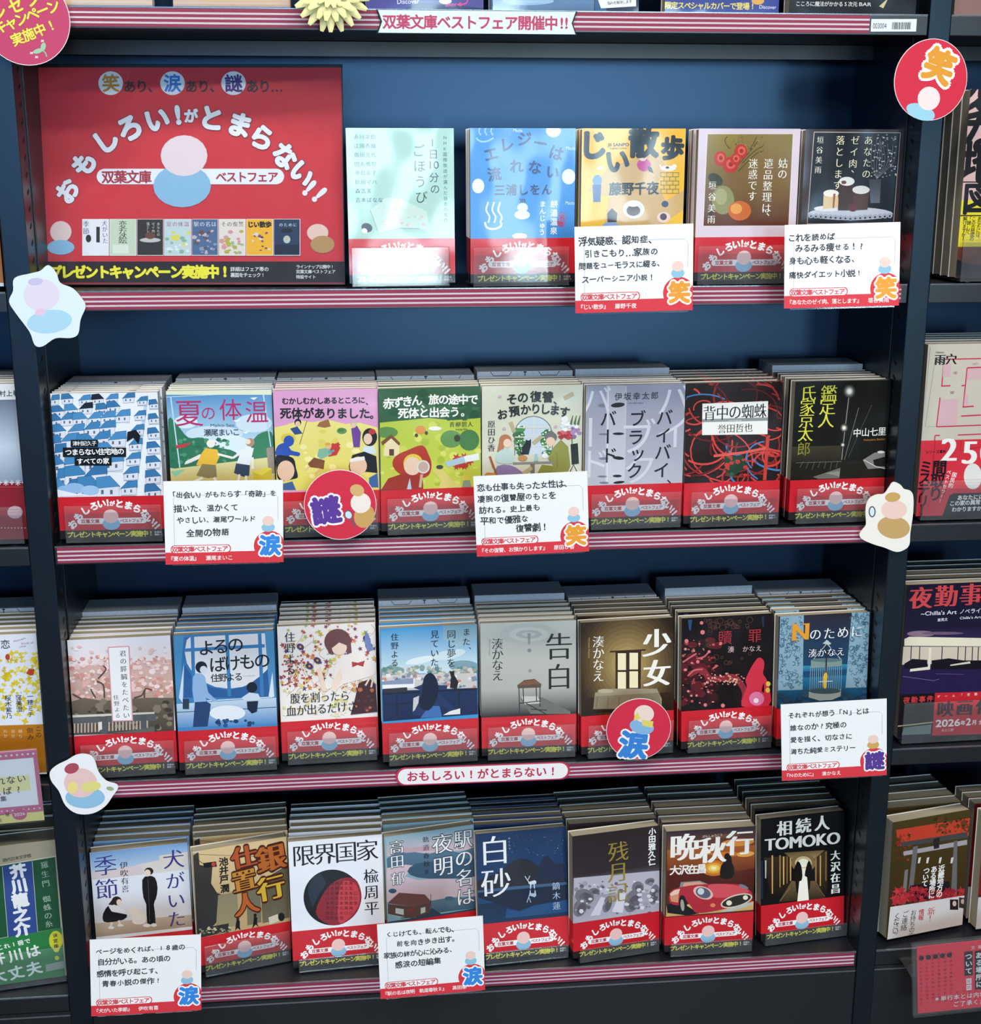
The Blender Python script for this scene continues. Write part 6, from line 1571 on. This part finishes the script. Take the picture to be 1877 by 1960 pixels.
def dr4(a, t):
    a.fill('#4a3d1e', '#3a2a16', 0, 1)
    a.poly('#c8422e', [(320, 560), (870, 470), (850, 600), (330, 680)]); a.scatter(['#5a4420', '#3c2e18', '#6e3a20'], 60, 600, 480, 860, 580, 8, 22, 4, 5, 4); a.scatter(['#7a3020', '#4a3418', '#a83c2a'], 40, 310, 590, 420, 780, 8, 20, 5, 5, 4)
    a.poly('#4a4748', [(350, 650), (830, 575), (835, 615), (355, 680)]); a.poly('#a8a2a6', [(370, 715), (830, 630), (830, 665), (372, 745)]); a.poly('#6e6a6c', [(440, 680), (475, 675), (440, 1000), (405, 1010)]); a.poly('#6e6a6c', [(735, 640), (760, 636), (755, 1030), (712, 1030)]); a.poly('#2c2826', [(585, 625), (632, 615), (628, 690), (590, 698)]); a.poly('#7c7674', [(380, 850), (405, 842), (385, 1090), (355, 1095)])
    for x in (480, 540, 630, 715):
        a.poly('#d8d4d0', [(x, 760), (x + 18, 755), (x + 8, 800), (x - 6, 800)])
    a.poly('#1f1a20', [(420, 960), (700, 930), (720, 1030), (380, 1080)]); a.scatter(['#b8303a', '#c83c3e', '#98242e'], 80, 290, 980, 840, 1090, 14, 36, 6, 5, 5)
    a.poly('#dcd6d4', [(275, 1115), (870, 1020), (860, 1300), (250, 1395)]); a.rect('#2c2026', 705, 1060, 765, 1135); a.rect('#3a3230', 770, 1045, 825, 1120); a.ell('#d8b8a4', 738, 1090, 14, 20); a.ell('#c8a894', 798, 1075, 14, 18)
    t.text('#f0ece8', '近畿地方の', 645, 835, 628, 1022, 46, 'b'); t.text('#f0ece8', 'ある場所に', 590, 842, 572, 1030, 46, 'b'); t.text('#f0ece8', 'ついて', 536, 852, 524, 945, 46, 'b')
    t.text('#c2343c', '新!', 570, 1145, 562, 1195, 56, 'm'); t.text('#c2343c', '情報', 500, 1150, 496, 1190, 40, 's'); t.text('#2c2426', 'お持ちの方', 443, 1155, 425, 1320, 42); t.text('#2c2426', 'ご連絡', 385, 1165, 372, 1262, 46); t.text('#2c2426', 'ください。', 325, 1180, 306, 1320, 46); t.text('#4a4244', '※単行本とは内容', 295, 1358, 470, 1325, 24)
side_stack('r4', .5270, .024, SHELF[4], .22, .03, BW, BH, .019, 4, '#4a3d1e', '#5a3020', dr4, (1630, 1440, 3.77), 'brown paperback with stone gate and red maple leaves right of the post', 'maple gate', stand=False)
def dr5(a, t):
    a.fill('#5a1418', '#8c1c22', .3, 1); a.fill('#d0c8c8', '#c8c0c0', 0, .28)
side_stack('r5', .6420, .030, SHELF[4], .12, .03, BW, BH, .016, 3, '#5a1418', '#701a1e', dr5, (1630, 1440, 3.77), 'dark red paperback cut off by the picture edge, lowest right', 'dark red', stand=False)
def dr4p(s):
    rr = random.Random(9)
    for c in range(15):
        for r_ in range(14):
            u, v = 4 + c * 7.0, 12 + r_ * 5.0
            if not (40 < u < 86 and 10 < v < 60) and v < 76:
                s.text('#8a1c2a', rr.choice('のにをはがでと見人山場所話声'), u, v, size=3.6)
    for i in range(5):
        s.ell('#17101a', 5 + i * 8, 14, 2.9, 2.9)
    for w, u in (('近畿地方の', 82), ('ある場所に', 71), ('ついて', 59)):
        n = len(w)
        s.rect('#1a1418', u - 4.6, 12, u + 4.6, 14 + n * 9.4); s.text('#f0ecea', w, u, 18, u + .1, 18 + 9.2 * (n - 1), 8.4, 'b')
    s.rect('#f0ecea', 56, 46, 62, 53); s.rect('#f0ecea', 56, 54, 62, 61); s.text('#d03040', '背', 59, 49.5, size=5); s.text('#d03040', '筋', 59, 57.5, size=5)
    s.text('#f0dcdc', '文庫版', 64, 7.5, 80, 7.5, 5, 's'); s.text('#f4ecec', '※単行本とは内容が異なり', 22, 68, 105, 68, 7, 's'); s.text('#f4ecec', 'ご了承ください', 44, 77, 90, 77, 7, 's')
    s.text('#17101a', '味がしないのだ', 96, 10, 99, 62, 11)
fr = frame(.5500, -.050, SHELF[4] - .050, -.05, .03, .085)
t = sign('promotion_card', fr, .112, .085, (0, 0, 1), 'red promotion card with black vertical title boxes in a clear holder, bottom right', 'card', '#ee3a4c', dr4p, local=True, board='card')
part('clear_pocket', boxes_mesh('clear_pocket', [(-.062, .062, -.0030, -.0022, -.003, .090), (-.062, .062, .001, .0018, -.003, .090)]), M['sleeve_clear'], t)
part('clip_arm', boxes_mesh('clip_arm', [(-.062, -.040, .0018, .046, .045, .0462)]), M['acrylic'], t)

# ------------------------------------------------------------------ what stands on the topmost shelf, cut by the picture's top
def top_book(x0, x1, Y, t, base, draw, label, short, h=.188):
    w = x1 - x0
    fr = frame((x0 + x1) / 2, Y, SHELF[0] + .0012, 0, .01)
    return make_book(fr, w, h, t, base, base, draw, (0, 0, 1), label, 'books on the topmost shelf', band=False)
def tx(px):
    return place(px, 15, .012).x
def dt2(a, t):
    a.poly('#2a2c58', [(770, 18), (800, 5), (850, 8), (890, 12), (925, 16), (925, 30), (770, 30)]); a.ell('#e6e6ec', 852, 2, 12, 6)
    t.word('#d8d6ea', 'Discover', 760, 3, 802, 2, 12, 's'); t.word('#d83a8a', 'after', 852, 9, 874, 8, 9, 's'); t.curve('#d83a8a', 2.4, [(878, 9), (892, 6), (896, -6)]); t.poly('#d83a8a', [(874, 9), (882, 4), (883, 13)])
def dt3(a, t):
    a.poly('#16234a', [(935, -60), (1160, -60), (1160, 25), (935, 25)], '#2c5a86'); a.ell('#8fb0c8', 1010, 2, 50, 8); t.poly('#e6e6ea', [(1140, -12), (1217, -16), (1217, 12), (1150, 16)]); t.text('#23242c', '悩みを解決します', 1165, 6, 1206, 3, 6.5, 's')
def dt5(a, t):
    a.ell('#d8a04a', 1450, 2, 12, 7)
    t.text('#d9c86a', '限定スペシャルカバーで登場!', 1278, 10, 1440, 12, 13.5, 'b'); t.word('#c9c8e0', 'Discover', 1453, 13, 1485, 14, 9, 's')
def dt6(a, t):
    a.poly('#c9b98a', [(1682, 12), (1700, -4), (1690, 16)]); t.text('#d6d4d2', 'こころに魔法がかかる5次元', 1527, 7, 1636, 8, 9.4, 's'); t.word('#d6d4d2', 'BAR', 1644, 8, 1667, 8.5, 9, 's')
top_book(tx(121), tx(292), .012, .016, '#d8b48a', None, 'tan book at the left end of the topmost shelf, only its foot showing', 'a')
top_book(tx(332), tx(556), .012, .016, '#d0a878', None, 'orange-tan book left of the yellow flower on the topmost shelf', 'b')
top_book(tx(700), tx(925), .012, .018, '#4a468c', dt2, 'violet book with pink arrow right of the flower on the topmost shelf', 'c')
top_book(tx(938), tx(1222), .012, .018, '#16203c', dt3, 'dark blue book above the banner on the topmost shelf', 'd')
top_book(tx(1272), tx(1490), .012, .018, '#34408c', dt5, 'blue book with yellow lettering on the topmost shelf', 'e')
top_book(tx(1510), tx(1752), .012, .018, '#17171c', dt6, 'black book with pale lettering at the right end of the topmost shelf', 'f')
top_book(tx(1826), tx(1826) + .128, .012, .018, '#8a6a64', None, 'brownish pink book on the topmost shelf of the right bookcase', 'g')
acrylic_stand((tx(121) + tx(292)) / 2, .010, SHELF[0], 0, .088, .04, .012, 'clear acrylic stand under the tan book at the left end of the topmost shelf')
acrylic_stand((tx(332) + tx(556)) / 2, .010, SHELF[0], 0, .108, .04, .012, 'clear acrylic stand under the orange-tan book on the topmost shelf')
acrylic_stand((tx(938) + tx(1137)) / 2, .010, SHELF[0], 0, .098, .04, .016, 'clear acrylic stand under the dark blue book on the topmost shelf')

# ------------------------------------------------------------------ yellow cloth flower hanging on the topmost shelf edge
p = place(633, -16, -.022)
fl = empty('cloth_flower', Matrix.Translation(p), 'pale yellow cloth gerbera pinned to the topmost shelf edge', 'flower')
def petal_mesh(L, W):
    V, Fc = [], []
    n = 7
    for i in range(n):
        f = i / (n - 1)
        w = W * math.sin(math.pi * (.12 + .80 * f)) ** .8
        z = .0035 * math.sin(f * 2.6)
        V += [(-w, -z + .0012, L * f), (0, -z, L * f), (w, -z + .0012, L * f)]
        if i:
            k = 3 * i
            Fc += [(k - 3, k - 2, k + 1, k), (k - 2, k - 1, k + 2, k + 1)]
    me = bpy.data.meshes.new('petal')
    me.from_pydata(V, [], Fc)
    for q in me.polygons:
        q.use_smooth = True
    me.materials.append(M['petal'])
    return me
pm = [petal_mesh(.036, .0048), petal_mesh(.028, .0044), petal_mesh(.018, .0036)]
rr = random.Random(3)
for ring_i, (n, me) in enumerate(zip((22, 18, 14), pm)):
    for i in range(n):
        q = link(bpy.data.objects.new('petal', me), fl)
        a = i * 2 * math.pi / n + ring_i * .15 + rr.uniform(-.06, .06)
        q.rotation_euler = (Matrix.Rotation(a, 3, 'Y') @ Matrix.Rotation(rr.uniform(.02, .16) + ring_i * .16, 3, 'X')).to_euler()
        q.location = (0, -.002 * ring_i, 0)
bm_v = [(math.cos(i * math.pi / 8) * r, y, math.sin(i * math.pi / 8) * r) for r, y in ((.008, -.003), (.006, -.008), (.003, -.010)) for i in range(16)]
bm_f = [(16 * k + i, 16 * k + (i + 1) % 16, 16 * k + 16 + (i + 1) % 16, 16 * k + 16 + i) for k in range(2) for i in range(16)] + [tuple(range(32, 48))]
me = bpy.data.meshes.new('flower_heart')
me.from_pydata(bm_v, [], bm_f)
part('flower_heart', me, M['heart'], fl)
part('pin_loop', boxes_mesh('pin_loop', [(-.003, .003, 0, .0185, -.003, .003)]), M['seam'], fl)
